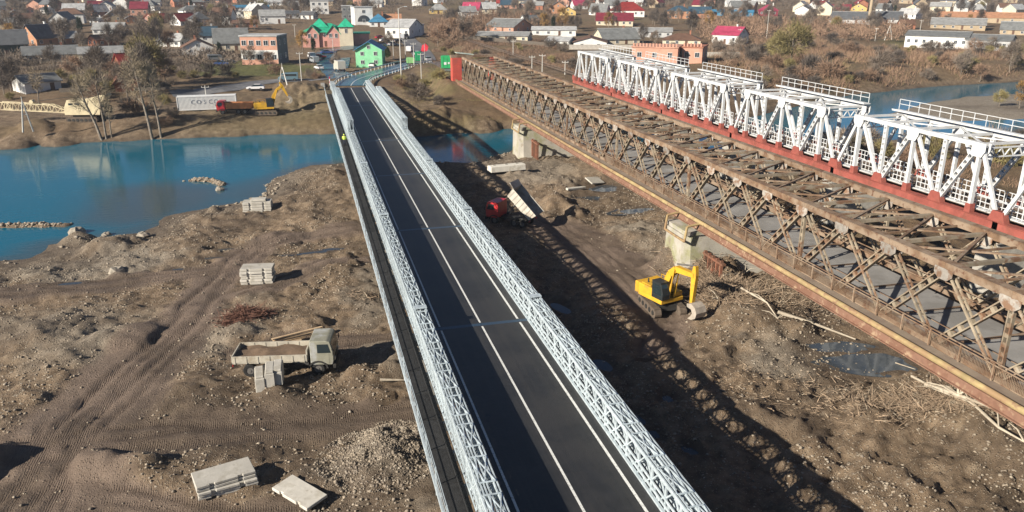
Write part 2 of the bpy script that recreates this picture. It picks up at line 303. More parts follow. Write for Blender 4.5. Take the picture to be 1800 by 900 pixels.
def ground_material():
    m=bpy.data.materials.new('ground_soil'); m.use_nodes=True; t=m.node_tree; N=t.nodes; L=t.links; b=N['Principled BSDF']; b.inputs['Specular IOR Level'].default_value=.25
    P=N.new('ShaderNodeNewGeometry').outputs['Position']
    def noise(sc,det=6,ro=.62,vec=None):
        n=N.new('ShaderNodeTexNoise'); n.inputs['Scale'].default_value=sc; n.inputs['Detail'].default_value=det; n.inputs['Roughness'].default_value=ro; L.new(vec or P,n.inputs['Vector']); return n.outputs['Fac']
    def ramp(fac,*st):
        r=N.new('ShaderNodeValToRGB'); e=r.color_ramp.elements
        while len(e)<len(st): e.new(.5)
        for k,(p,c) in zip(e,st): k.position=p; k.color=(*c,1) if hasattr(c,'__len__') else (c,c,c,1)
        L.new(fac,r.inputs[0]); return r.outputs[0]
    def mix(f,a,c,typ='MIX'):
        x=N.new('ShaderNodeMix'); x.data_type='RGBA'; x.blend_type=typ
        if isinstance(f,float): x.inputs[0].default_value=f
        else: L.new(f,x.inputs[0])
        L.new(a,x.inputs[6]); L.new(c,x.inputs[7]); return x.outputs[2]
    def math_(op,a,c):
        x=N.new('ShaderNodeMath'); x.operation=op; x.use_clamp=True
        for i,k in enumerate((a,c)):
            if isinstance(k,(int,float)): x.inputs[i].default_value=k
            else: L.new(k,x.inputs[i])
        return x.outputs[0]
    def attr(nm):
        a=N.new('ShaderNodeAttribute'); a.attribute_name=nm; s=N.new('ShaderNodeSeparateColor'); L.new(a.outputs['Color'],s.inputs[0]); return [s.outputs[i] for i in range(3)]
    mudA,pale,veg=attr('zone'); grn,rutA,wet=attr('zone2')
    big=noise(.09,4); mid=noise(.8,6); fine=noise(4.5,8,.78); vfine=noise(16,4,.7)
    soil=mix(ramp(big,(.35,0.),(.65,1.)),ramp(mid,(.3,(.088,.062,.04)),(.52,(.215,.153,.098)),(.75,(.34,.262,.18))),ramp(mid,(.3,(.092,.066,.043)),(.58,(.22,.16,.105)),(.78,(.35,.28,.195))))
    v=N.new('ShaderNodeTexVoronoi'); v.inputs['Scale'].default_value=3.2; L.new(P,v.inputs['Vector']); vs=N.new('ShaderNodeSeparateColor'); L.new(v.outputs['Color'],vs.inputs[0])
    v2=N.new('ShaderNodeTexVoronoi'); v2.inputs['Scale'].default_value=8.; L.new(P,v2.inputs['Vector']); vs2=N.new('ShaderNodeSeparateColor'); L.new(v2.outputs['Color'],vs2.inputs[0])
    st=math_('MULTIPLY',ramp(v.outputs['Distance'],(.12,1.),(.3,0.)),ramp(vs.outputs[0],(.62,0.),(.72,1.)))
    st2=math_('MULTIPLY',ramp(v2.outputs['Distance'],(.2,1.),(.42,0.)),ramp(vs2.outputs[0],(.45,0.),(.6,1.)))
    stc=ramp(vs.outputs[1],(0.,(.17,.13,.095)),(.5,(.36,.3,.225)),(1.,(.66,.6,.49)))
    stc2=ramp(vs2.outputs[1],(0.,(.11,.083,.06)),(.5,(.29,.235,.17)),(1.,(.62,.55,.44)))
    dens=ramp(noise(.35,4),(.32,.3),(.58,1.))
    col=mix(math_('MULTIPLY',st2,dens),soil,stc2); col=mix(math_('MULTIPLY',st,dens),col,stc)
    pg=mix(math_('MULTIPLY',st2,.9),ramp(fine,(.3,(.16,.135,.105)),(.7,(.36,.315,.25))),stc2); pg=mix(st,pg,stc)
    col=mix(math_('MULTIPLY',pale,ramp(mid,(.25,.4),(.6,1.))),col,pg)
    # tyre tread streaks in the mud
    wv=N.new('ShaderNodeTexWave'); wv.inputs['Scale'].default_value=1.3; wv.inputs['Distortion'].default_value=2.; wv.inputs['Detail'].default_value=3; L.new(P,wv.inputs['Vector'])
    mudc=mix(ramp(noise(.25,4),(.35,0.),(.65,1.)),ramp(mid,(.28,(.145,.105,.077)),(.7,(.235,.178,.135))),ramp(fine,(.3,(.17,.122,.09)),(.7,(.265,.2,.152))))
    mudc=mix(math_('MULTIPLY',rutA,.6),mudc,ramp(mid,(.3,(.095,.067,.05)),(.7,(.15,.112,.086))))
    col=mix(math_('MULTIPLY',mudA,ramp(fine,(.2,.8),(.55,1.))),col,mudc)
    vg=mix(ramp(big,(.4,0.),(.6,1.)),ramp(fine,(.28,(.075,.05,.03)),(.5,(.155,.10,.058)),(.72,(.25,.18,.11))),ramp(mid,(.3,(.09,.064,.036)),(.7,(.21,.15,.085))))
    col=mix(veg,col,vg)
    gg=ramp(mid,(.3,(.06,.072,.022)),(.7,(.15,.16,.05))); col=mix(math_('MULTIPLY',grn,ramp(fine,(.3,.5),(.6,1.))),col,gg)
    col=mix(wet,col,ramp(mid,(.3,(.066,.047,.033)),(.7,(.125,.093,.064))))
    col=mix(math_('MULTIPLY',ramp(fine,(.30,1.),(.44,0.)),math_('SUBTRACT',.75,math_('MULTIPLY',mudA,.55))),col,mix(1.0,col,ramp(fine,(0.,(.35,.33,.3)),(1.,(.35,.33,.3))),'MULTIPLY'))
    L.new(col,b.inputs['Base Color'])
    L.new(ramp(math_('ADD',math_('MULTIPLY',mudA,.35),math_('MULTIPLY',wet,.5)),(0.,.9),(1.,.45)),b.inputs['Roughness'])
    h=math_('ADD',math_('MULTIPLY',fine,.6),math_('MULTIPLY',vfine,.25)); h=math_('ADD',h,math_('MULTIPLY',math_('ADD',st,st2),.35)); wv.inputs['Scale'].default_value=2.2; h=math_('ADD',h,math_('MULTIPLY',math_('MULTIPLY',wv.outputs['Fac'],rutA),.16))
    bn=N.new('ShaderNodeBump'); bn.inputs['Strength'].default_value=.85; bn.inputs['Distance'].default_value=.26; L.new(h,bn.inputs['Height']); L.new(bn.outputs[0],b.inputs['Normal'])
    return m
gme=npmesh('ground',np.stack([GX,GY,GZ],-1).reshape(-1,3),FA,ground_material(),smooth=True)
def vcol(me,name,r,g,b_):
    a=me.color_attributes.new(name,'FLOAT_COLOR','POINT'); a.data.foreach_set('color',np.stack([r.ravel(),g.ravel(),b_.ravel(),np.ones(r.size)],-1).astype(np.float32).ravel())
wet=sst(1.2,-.3,GZ-WZ)*(np.abs(ZM['sd'])<8)*.8
for (hx,hy),a,b_,r in PUDS:
    u=np.hypot((GX-hx)/(a*1.9),(GY-hy)/(b_*1.9)); wet=np.maximum(wet,.85*sst(1.1,.7,u+fbm(GX*.6,GY*.6,91,2)*.4))
P_=g0([(130,740),(300,705),(480,690),(720,690),(730,750),(560,790),(300,815),(120,800)]); wet=np.maximum(wet,.75*sst(-2,2,sdpoly(P_,GX,GY)+fbm(GX*.35,GY*.35,95,3)*4))
wet=np.maximum(wet,mud*.6*sst(.02,.25,fbm(GX*.16,GY*.16,96,3))); wet=np.maximum(wet,(1-ZM['isf'])*.55*sst(.18,.4,fbm(GX*.1,GY*.1,97,4)))
vcol(gme,'zone',mud,np.clip(palez,0,1)*(1-ZM['isf']*(ZM['sp']<0)),veg*(1-mud)); vcol(gme,'zone2',green,rut,wet)
ground=inst('ground',gme); tag(ground,'brown gravelly riverbed, banks and land under the town','ground',kind='structure')
# ---- water
def water_mat(name,deep,shal,rough,rip):
    m=bpy.data.materials.new(name); m.use_nodes=True; t=m.node_tree; N=t.nodes; L=t.links; b=N['Principled BSDF']
    b.inputs['Roughness'].default_value=rough; b.inputs['Specular IOR Level'].default_value=.5; b.inputs['IOR'].default_value=1.33
    a=N.new('ShaderNodeAttribute'); a.attribute_name='shallow'; x=N.new('ShaderNodeMix'); x.data_type='RGBA'; x.inputs[6].default_value=(*deep,1); x.inputs[7].default_value=(*shal,1); L.new(a.outputs['Fac'],x.inputs[0]); L.new(x.outputs[2],b.inputs['Base Color'])
    P=N.new('ShaderNodeNewGeometry').outputs['Position']; mp=N.new('ShaderNodeMapping'); mp.inputs['Scale'].default_value=(.45,1.3,1); L.new(P,mp.inputs[0])
    n=N.new('ShaderNodeTexNoise'); n.inputs['Scale'].default_value=1.2; n.inputs['Detail'].default_value=4; L.new(mp.outputs[0],n.inputs['Vector'])
    n2=N.new('ShaderNodeTexNoise'); n2.inputs['Scale'].default_value=.12; n2.inputs['Detail'].default_value=2; L.new(mp.outputs[0],n2.inputs['Vector'])
    r=N.new('ShaderNodeMapRange'); r.inputs[1].default_value=.35; r.inputs[2].default_value=.65; r.inputs[3].default_value=rip*.25; r.inputs[4].default_value=rip; L.new(n2.outputs['Fac'],r.inputs[0])
    bn=N.new('ShaderNodeBump'); bn.inputs['Distance'].default_value=.05; L.new(r.outputs[0],bn.inputs['Strength']); L.new(n.outputs['Fac'],bn.inputs['Height']); L.new(bn.outputs[0],b.inputs['Normal'])
    return m
wx=np.linspace(-330,620,240); wy=np.linspace(78,300,110); WX_,WY_=np.meshgrid(wx,wy)
wi=np.arange(wx.size*wy.size).reshape(wy.size,wx.size); WF=np.stack([wi[:-1,:-1],wi[:-1,1:],wi[1:,1:],wi[1:,:-1]],-1).reshape(-1,4)
wsd=sdpoly(RIVER,WX_,WY_); keep=(wsd>-9).ravel()[WF].any(1)
wme=npmesh('river',np.stack([WX_,WY_,np.full_like(WX_,WZ)],-1).reshape(-1,3),WF[keep],water_mat('river_water',(.006,.118,.18),(.068,.07,.062),.09,.65))
sh=sst(-4,5,sdpoly(g0([(120,395),(180,330),(300,318),(420,325),(430,345),(330,385),(230,405)],WZ),WX_,WY_))*.75
sh=np.maximum(sh,sst(3.5,0,wsd)*.7*(WY_<np.interp(WX_,*YMID)))
at_=wme.attributes.new('shallow','FLOAT','POINT'); at_.data.foreach_set('value',sh.astype(np.float32).ravel())
tag(inst('river',wme),'teal blue river running under the bridges','river',kind='structure')
pm=water_mat('puddle_water',(.05,.06,.07),(.1,.085,.07),.06,.12)
for i,((hx,hy),a,b_,r) in enumerate(PUDS):
    b=MB(); n=28; pts=[]
    for k in range(n):
        q=2*math.pi*k/n; u=1.25+.12*math.sin(3*q+i); pts.append((hx+(math.cos(q)*a*math.cos(r)-math.sin(q)*b_*math.sin(r))*u,hy+(math.cos(q)*a*math.sin(r)+math.sin(q)*b_*math.cos(r))*u,-.2-.0041*(i%7)))
    b.add(pts,[tuple(range(n))]); o=b.build('puddle',pm); tag(o,kind='structure')
# ---- loose stones: uncountable
def stones(name,n,sampler,smin,smax,mat,label,flat=.6):
    X,Y=sampler(n); Z=zgrid(X,Y); k=len(X)
    base=np.array([(1,0,0),(-1,0,0),(0,1,0),(0,-1,0),(0,0,1),(0,0,-1)],float); tri=np.array([(0,2,4),(2,1,4),(1,3,4),(3,0,4),(2,0,5),(1,2,5),(3,1,5),(0,3,5)])
    sc=smin+(smax-smin)*rng.random(k)**5; V=base[None]*(.7+.6*rng.random((k,6,1)))*sc[:,None,None]; V[:,:,2]*=flat
    an=rng.random(k)*6.28; c,s=np.cos(an)[:,None],np.sin(an)[:,None]; vx=V[:,:,0]*c-V[:,:,1]*s; vy=V[:,:,0]*s+V[:,:,1]*c; V[:,:,0]=vx+X[:,None]; V[:,:,1]=vy+Y[:,None]; V[:,:,2]+=(Z+sc*.15)[:,None]
    Fc=(tri[None]+(np.arange(k)*6)[:,None,None]).reshape(-1,3)
    o=inst(name,npmesh(name,V.reshape(-1,3),Fc,mat)); tag(o,label,'stones',kind='stuff'); return o
pebm=M('pebble',(.29,.24,.18),.85,.5,1.7,pos=True,c2=(.2,.165,.13),s2=1.1,t2=.55,c3=(.44,.39,.31),s3=2.3,t3=.63)
def samp_near(n):
    X=rng.uniform(-42,46,n*3); Y=22+rng.random(n*3)**1.5*110; k=(Y<np.interp(X,*YMID)-8)&((X<4)|(X>16))
    X,Y=X[k],Y[k]; m,_=trackmask(X,Y); s=sdpoly(RIVER,X,Y); nz=fbm(X*.2,Y*.2,101,3)
    k=(s<-.5)&(rng.random(len(X))>m*.93)&(rng.random(len(X))<.35+nz*1.3); return X[k][:n],Y[k][:n]
stones('riverbed_pebbles',85000,samp_near,.022,.17,pebm,'pale pebbles strewn over the muddy riverbed')
def samp_heap(n):
    hs=[HEAPS[0],HEAPS[1]]; X=[];Y=[]
    for (hx,hy),r,h in hs:
        q=rng.random(n//2)**.5*r*1.15; a=rng.random(n//2)*6.28; X.append(hx+q*np.cos(a)); Y.append(hy+q*np.sin(a))
    return np.concatenate(X),np.concatenate(Y)
stones('gravel_heap_stones',9000,samp_heap,.035,.13,pebm,'coarse pale gravel tipped in a heap beside the footway')
def samp_shore(n):
    X=rng.uniform(-45,42,n*8); Y=rng.uniform(85,150,n*8); s=sdpoly(RIVER,X,Y)+fbm(X*.12,Y*.12,3,4)*2.2; k=(np.abs(s+.8)<1.8)&(fbm(X*.15,Y*.15,98,2)>.0)&(Y<np.interp(X,*YMID)); return X[k][:n],Y[k][:n]
stones('shore_stones',3000,samp_shore,.05,.42,pebm,'pale stones along the near waterline')
for P,wd in BARS:
    def sb(n,P=P):
        t=rng.random(n)*(len(P)-1); i=t.astype(int); f=t-i; P_=np.array(P); p=P_[i]*(1-f[:,None])+P_[i+1]*f[:,None]; return p[:,0]+rng.normal(0,.35,n),p[:,1]+rng.normal(0,.35,n)
    stones('gravel_bar_stones',500,sb,.12,.4,pebm,'line of stones breaking the river surface near '+('the left edge' if wd==1.0 else 'the middle of the channel'))
# ---------------------------------------------------------------- new panel bridge
galv=M('galvanised_steel',(.57,.645,.675),.5,.25,3.,metal=.25,spec=.5,rnd=.09,c2=(.43,.5,.53),s2=1.6,t2=.6)
asph=M('bridge_asphalt',(.024,.0245,.026),.5,.25,1.4,.2,pos=True,c2=(.033,.032,.0315),s2=.25,t2=.52,spec=.45)
def wear(m):
    t=m.node_tree; N=t.nodes; L=t.links; b=N['Principled BSDF']; src=b.inputs['Base Color'].links[0].from_socket
    P=N.new('ShaderNodeNewGeometry').outputs['Position']; mp=N.new('ShaderNodeMapping'); mp.inputs['Scale'].default_value=(1.6,.035,1); L.new(P,mp.inputs[0])
    n=N.new('ShaderNodeTexNoise'); n.inputs['Scale'].default_value=1.5; n.inputs['Detail'].default_value=5; L.new(mp.outputs[0],n.inputs['Vector'])
    r=N.new('ShaderNodeValToRGB'); r.color_ramp.elements[0].position=.42; r.color_ramp.elements[1].position=.72; r.color_ramp.elements[1].color=(.55,.55,.55,1); L.new(n.outputs['Fac'],r.inputs[0])
    x=N.new('ShaderNodeMix'); x.data_type='RGBA'; x.inputs[7].default_value=(.05,.046,.041,1); L.new(r.outputs[0],x.inputs[0]); L.new(src,x.inputs[6]); L.new(x.outputs[2],b.inputs['Base Color'])
wear(asph)
plate_m=M('footway_plate',(.03,.03,.03),.8,.3,2.5,.2,rnd=.16,spec=.2)
paint=M('road_paint',(.72,.72,.68),.6,.12,6.,c2=(.3,.3,.29),s2=7,t2=.6,pos=True)
joint_m=M('joint_steel',(.05,.085,.13),.4,.2,6,metal=.3)
conc=M('concrete',(.36,.34,.3),.85,.25,1.2,.3,c2=(.24,.23,.2),s2=.7,t2=.58,rnd=.08)
dark_m=M('dark_gap',(.02,.02,.02),.8,.2)
br=empty('panel_bridge',(10.2,120,0),0,'new galvanised steel panel road bridge with asphalt deck, lane lines and footway','bridge')
BO=Vector((10.2,120,0))
def bpart(b,name,mats,parent=None,**k):
    me=b.mesh(name,mats,**k); o=inst(name,me,parent or br); 
    if parent is None: o.location=-BO
    return o
BAY=3.05; Y0=99.4-BAY*27; NB=58; DZ=5.0; YEND=Y0+NB*BAY   # bays
JY=[Y0+BAY*3, 99.4-BAY*16, 99.4-BAY*8, 99.4, 99.4+BAY*8, 99.4+BAY*21, YEND]
def panel_mesh(h,dense=True):
    b=MB(); L=BAY-.02; zb,zt=.07,h-.07
    for z in (zb,zt):
        for x in (-.055,.055): b.box((x*1.3,L/2,z),(.06,L,.16))
    for y in (.04,L/2,L-.04): b.box((0,y,h/2),(.08,.09,h-.3))
    q=L/4; zm=h/2
    for s in (0,L/2):
        for a,c in (((s+.05,zm),(s+q,zt-.06)),((s+q,zt-.06),(s+2*q-.05,zm)),((s+2*q-.05,zm),(s+q,zb+.06)),((s+q,zb+.06),(s+.05,zm))): b.bar((0,*a),(0,*c),.06,.08)
    for z in (.3,h-.3): b.box((0,L/2,z),(.04,L-.1,.06))
    if dense:  # extra bars added so the left truss casts a more solid shadow
        for z in (.36,.6,h-.6,h-.36): b.box((0,L/2,z),(.05,L-.1,.08))
        for k in range(1,8): b.box((0,L*k/8,h/2),(.05,.06,h-.3))
    return b
PH=1.72; PZ=4.92
pmd=panel_mesh(PH).mesh('truss_panel',galv); pms=panel_mesh(PH,False).mesh('truss_panel',galv); pbd=panel_mesh(PH); pbs=panel_mesh(PH,False)
LX=[6.2,6.5,6.98]; RX=[14.56,15.04,15.34]
slots=[(Y0+i*BAY,x,PZ) for i in range(NB) for x in LX+RX]
i0,i1=35,49
slots+=[(Y0+i*BAY,x,PZ+PH+.02) for i in range(i0,i1) for x in LX+RX]
slots.sort()
for y,x,z in slots[:300]: inst('truss_panel',pmd if x<8 else pms,br,Vector((x,y,z))-BO)
far=MB()
for y,x,z in slots[300:]: pb=pbd if x<8 else pbs; far.add([(a+x,b_+y,c+z) for a,b_,c in pb.v],pb.f)
tag(bpart(far,'far_truss_panels',galv),kind='stuff')
# bracing frames across the truss lines on top of each bay, raker at each joint
b=MB(); 
for dx0,dx1 in ((0,.28),(.28,.78)):
    b.box(((dx0+dx1)/2,.45,0),(dx1-dx0,.06,.05)); b.box(((dx0+dx1)/2,BAY-.5,0),(dx1-dx0,.06,.05)); b.bar((dx0,.5,0),(dx1,BAY-.55,0),.05,.04); b.bar((dx1,.5,-.01),(dx0,BAY-.55,-.01),.05,.04)
bf=b.mesh('bracing_frame',galv)
for i in range(NB):
    top=PZ+PH+.04+(PH+.02 if i0<=i<i1 else 0)
    inst('bracing_frame',bf,br,Vector((6.22,Y0+i*BAY,top))-BO)
    o=inst('bracing_frame',bf,br,Vector((15.33,Y0+i*BAY,top))-BO); o.scale=(-1,1,1)
# tower frames at the joints: boxes between the spans
b=MB()
for x in (0,.78):
    for y in (-.18,.18): b.box((x,y,1.0),(.1,.1,2.0))
b.box((.39,0,1.95),(.9,.5,.08)); b.box((.39,0,1.0),(.78,.3,.06))
for y in (-.18,.18): b.bar((0,y,.1),(.78,y,1.9),.05,.05)
ef=b.mesh('end_frame',galv)
for y in JY[1:-1]:
    for x in (6.22,14.55): inst('end_frame',ef,br,Vector((x,y,PZ-.05))-BO)
# deck
tr=MB(); tr.box((10.4,0,4.55),(10.4,.3,.5)); tr.bar((4.7,0,4.5),(6.2,0,4.35),.12,.2)
trm=tr.mesh('transom',galv)
for i in range(NB+1): inst('transom',trm,br,Vector((0,Y0+i*BAY,0))-BO)
JW=.42
ends=[Y0]+JY+[None]; segs=[(Y0,JY[0])]+[(JY[k],JY[k+1]) for k in range(len(JY)-1)]
for a,c in segs:
    b=MB(); b.bb(7.22,14.42,a+JW/2,c-JW/2,4.82,DZ); bpart(b,'road_slab',asph)
    for x,wd in ((8.0,.13),(10.95,.13),(13.75,.15)):
        b=MB(); b.bb(x-wd/2,x+wd/2,a+JW*.8,c-JW*.8,DZ+.002,DZ+.007); bpart(b,'lane_line',paint)
    for x in (7.2,14.44):
        b=MB(); b.bb(x-.07,x+.07,a+.1,c-.1,DZ-.1,DZ+.12); bpart(b,'kerb_beam',galv)
    for x in (7.1,14.5):
        for z in (DZ+.38,DZ+.72):
            b=MB(); b.bb(x-.03,x+.03,a+.15,c-.15,z-.06,z+.06); bpart(b,'guard_rail',galv)
for y in JY:
    b=MB(); b.bb(7.22,14.42,y-JW/2+.003,y+JW/2-.003,4.85,DZ+.003); bpart(b,'expansion_joint',joint_m)
# footway
b=MB(); b.bb(4.78,5.72,.02,BAY-.02,0,.05); b.bb(5.76,5.98,.02,BAY-.02,0,.05)
fm=b.mesh('footway_plate',plate_m)
b=MB(); b.bb(4.62,4.68,-.03,.03,-.5,1.1); pmh=b.mesh('railing_post',galv)
b=MB()
for z in (.35,.72,1.08): b.bb(4.635,4.665,.03,BAY-.03,z-.016,z+.016)
b.bb(4.6,4.7,0,BAY,-.22,-.05)
rm=b.mesh('railing_panel',galv)
for i in range(NB):
    y=Y0+i*BAY; inst('footway_plate',fm,br,Vector((0,y,DZ))-BO); inst('railing_post',pmh,br,Vector((0,y,DZ))-BO); inst('railing_panel',rm,br,Vector((0,y,DZ))-BO)
b=MB(); b.tube([(5.74,Y0,DZ+.09),(5.74,YEND,DZ+.09)],.045,6); bpart(b,'conduit',dark_m)
# piers under the joints and abutment
for y in JY[:-1]:
    b=MB(); b.bb(5.8,15.6,y-.9,y+.9,3.6,4.3); b.bb(6.3,15.1,y-.6,y+.6,-2.2,3.6); bpart(b,'pier',conc,bevel=.06)
b=MB(); b.bb(4.2,16.4,YEND+.2,YEND+1.6,.5,4.7); b.bb(4.1,5.0,YEND-.2,YEND+4,2.5,5.9); bpart(b,'abutment',conc)
# ---------------------------------------------------------------- person in a high-visibility vest on the footway
def person(loc,rz,label,vest,trousers,h=1.75):
    p=empty('person',loc,rz,label,'person',scale=h/1.75)
    b=MB()
    for s in (-1,1): b.tube([(.02*s,.1*s,.06),(.03*s,.1*s,.48),(0,.09*s,.9)],[.06,.07,.1],8)
    b.tube([(0,0,.88),(0,0,1.1),(0,0,1.38),(0,0,1.46),(0,0,1.52)],[.16,.16,.2,.13,.06],10)
    for s in (-1,1): b.tube([(0,.2*s,1.4),(.03,.26*s,1.12),(.12,.24*s,.9),(.16,.23*s,.83)],[.06,.05,.04,.03],8)
    b.tube([(0,0,1.5),(0,0,1.56),(.01,0,1.64),(0,0,1.72),(0,0,1.75)],[.055,.08,.1,.085,.03],10)
    b.build('body',M('skin',(.45,.28,.2),.6),p,smooth=True)
    b=MB(); b.tube([(0,0,.92),(0,0,1.1),(0,0,1.38),(0,0,1.47)],[.19,.185,.225,.15],12)
    for s in (-1,1): b.tube([(0,.19*s,1.42),(.03,.27*s,1.13),(.11,.25*s,.92)],[.075,.065,.05],8)
    b.build('jacket',vest,p,smooth=True)
    b=MB()
    for s in (-1,1): b.tube([(.02*s,.1*s,.1),(.03*s,.1*s,.5),(0,.09*s,.95)],[.075,.085,.115],8)
    b.build('trousers',trousers,p,smooth=True)
    for s in (-1,1):
        b=MB(); b.box((.05,.1*s,.05),(.28,.1,.1)); b.build('boot',dark_m,p,bevel=.02)
    b=MB(); b.tube([(0,0,1.64),(0,0,1.72),(0,0,1.78)],[.125,.12,.05],10); b.build('helmet',vest,p,smooth=True)
    return p
hv=M('hi_vis_yellow',(.62,.8,.12),.6,.1); nav=M('navy_cloth',(.03,.035,.05),.85,.2)
_p=at(604,256,5.05)
person((5.35,float(_p[1]),5.05),1.4,'worker in bright yellow jacket and helmet walking on the bridge footway',hv,nav)
# ---------------------------------------------------------------- rusty lattice road bridge
rust=M('rusty_steel',(.195,.122,.074),.85,.35,1.3,.3,c2=(.27,.2,.14),s2=.5,t2=.5,c3=(.13,.065,.04),s3=2.2,t3=.6,rnd=.12)
khaki=M('weathered_khaki_steel',(.285,.235,.168),.8,.3,1.1,.2,c2=(.18,.1,.058),s2=.9,t2=.54,c3=(.36,.32,.26),s3=1.4,t3=.66,rnd=.15)
gus=M('pale_gusset',(.34,.31,.27),.75,.3,2,c2=(.2,.12,.075),s2=1.5,t2=.52,rnd=.35)
fasc=M('fascia_steel',(.28,.155,.105),.88,.4,.8,.3,c2=(.19,.1,.065),s2=.8,t2=.5,c3=(.36,.25,.16),s3=1.9,t3=.6)
yel=M('yellow_gas_pipe',(.37,.28,.135),.82,.3,.9,c2=(.29,.19,.1),s2=.5,t2=.5,c3=(.22,.13,.08),s3=1.6,t3=.6)
walk_m=M('footway_slab',(.3,.24,.18),.9,.25,1.,.2,c2=(.22,.17,.13),s2=.5,t2=.5)
oldroad=M('old_asphalt',(.27,.26,.245),.9,.2,.5,.2,c2=(.2,.19,.175),s2=.18,t2=.52,c3=(.12,.11,.1),s3=.6,t3=.66)
rb=empty('truss_bridge',(42,110,0),0,'old rusty brown lattice truss road bridge with yellow pipe and footway','bridge'); RO=Vector((42,110,0))
def rpart(b,name,mats,par=None,**k):
    o=inst(name,b.mesh(name,mats,**k),par or rb); o.location=-RO; return o
P5=5.05; N0=-3; N1=32; RY=lambda i:33.1+i*P5; ZB,ZT=5.95,11.3; XN,XF=38.5,46.5
def latt(b,a,c,wid,th,n,axis=(1,0,0)):
    """two flats joined by batten plates; wid in the truss plane"""
    a=Vector(a);c=Vector(c);d=(c-a).normalized();s=d.cross(Vector(axis)).normalized()*(wid/2)
    b.bar(a+s,c+s,th,.09,up=s); b.bar(a-s,c-s,th,.09,up=s)
    for k in range(n):
        p=a+(c-a)*((k+.5)/n); b.bar(p-s,p+s,th*.7,.28 if k%1==0 else .2,up=d)
meshes={}
b=MB(); b.bb(-.3,.3,0,P5-.012,-.28,.22); b.bb(-.36,.36,0,P5-.012,.221,.26); meshes['top_chord']=b.mesh('top_chord',rust)
b=MB(); b.bb(-.28,.28,0,P5-.012,-.3,.2); meshes['bottom_chord']=b.mesh('bottom_chord',rust)
b=MB(); latt(b,(0,.2,ZT-.4),(0,P5-.15,ZB+.1),.42,.34,7); meshes['lattice_diagonal']=b.mesh('lattice_diagonal',khaki)
b=MB()
for x in (-.16,.16): b.bar((x,P5-.2,ZT-.4),(x,.15,ZB+.1),.09,.16)
for k in range(9):
    t=(k+.5)/9; b.box((0,P5-.2-(P5-.35)*t,ZT-.4-(ZT-ZB-.5)*t),(.3,.12,.08))
meshes['twin_diagonal']=b.mesh('twin_diagonal',khaki)
b=MB(); latt(b,(0,0,ZT-.4),(0,0,ZB),.3,.22,8); meshes['vertical_post']=b.mesh('vertical_post',khaki)
b=MB(); b.ext([(-.75,-.62),(-.35,-.95),(.35,-.95),(.75,-.62),(.75,-.2),(-.75,-.2)],-.365,-.33,axis='x'); b.ext([(-.75,-.62),(-.35,-.95),(.35,-.95),(.75,-.62),(.75,-.2),(-.75,-.2)],.33,.365,axis='x'); meshes['gusset_plate']=b.mesh('gusset_plate',gus)
b=MB(); b.bar((XN-42+.3,0,0),(XF-42-.3,0,0),.3,.24); meshes['top_strut']=b.mesh('top_strut',khaki)
b=MB(); b.bar((XN-42+.3,0,0),(XF-42-.3,0,0),.14,.14); meshes['half_strut']=b.mesh('top_strut',rust)
b=MB(); b.bar((XN-42+.3,.2,.05),(XF-42-.3,P5-.2,.05),.2,.12); meshes['lateral_brace']=b.mesh('lateral_brace',rust)
b=MB(); b.bar((XF-42-.3,.2,-.09),(XN-42+.3,P5-.2,-.1),.2,.12); meshes['lateral_brace_b']=b.mesh('lateral_brace',rust)
b=MB()
for s in (-1,1):
    b.bar((s*3.7,0,-.15),(s*1.4,0,-1.1),.12,.14); b.bar((s*3.7,0,-1.9),(s*1.4,0,-1.1),.1,.1)
b.bar((-3.7,0,-1.1),(3.7,0,-1.1),.12,.16); meshes['sway_frame']=b.mesh('sway_frame',khaki)
b=MB(); b.bb(-5.4,4.4,-.15,.15,-.75,-.1); meshes['floor_beam']=b.mesh('floor_beam',rust)
for i in range(N0,N1):
    y=RY(i)
    for x in (XN,XF):
        for nm,z in (('top_chord',ZT),('bottom_chord',ZB),('lattice_diagonal',0),('twin_diagonal',0)): inst(nm,meshes[nm],rb,Vector((x,y,z))-RO)
        inst('gusset_plate',meshes['gusset_plate'],rb,Vector((x,y,ZT+.05))-RO)
        if i%4==0: inst('vertical_post',meshes['vertical_post'],rb,Vector((x,y,0))-RO)
    inst('top_strut',meshes['top_strut'],rb,Vector((42.5-.5,y,ZT-.05))-RO)
    inst('lateral_brace',meshes['lateral_brace'],rb,Vector((42,y,ZT-.1))-RO,(R.uniform(-.01,.01),R.uniform(-.015,.015),R.uniform(-.035,.035))); inst('lateral_brace',meshes['lateral_brace_b'],rb,Vector((42,y,ZT-.1))-RO)
    inst('top_strut',meshes['half_strut'],rb,Vector((42,y+P5/2,ZT-.24))-RO,(0,R.uniform(-.015,.015),R.uniform(-.05,.05)))
    if i%2==0: inst('sway_frame',meshes['sway_frame'],rb,Vector((42.5,y,ZT-.2))-RO)
    inst('floor_beam',meshes['floor_beam'],rb,Vector((42,y,ZB-.1))-RO)
yA,yB=RY(N0),RY(N1)
b=MB(); b.bb(39.3,45.7,yA,yB,5.45,5.72); rpart(b,'road_slab',oldroad)
b=MB(); b.bb(36.75,38.1,yA,yB,5.7,5.85); rpart(b,'footway_slab',walk_m)
b=MB(); b.bb(36.5,36.62,yA,yB,5.3,5.8); b.bb(36.35,36.75,yA,yB,5.23,5.295); rpart(b,'fascia_girder',fasc)
b=MB(); b.tube([(36.62,yA,6.02),(36.62,yB,6.02)],.2,10); rpart(b,'gas_pipe',yel,smooth=True)
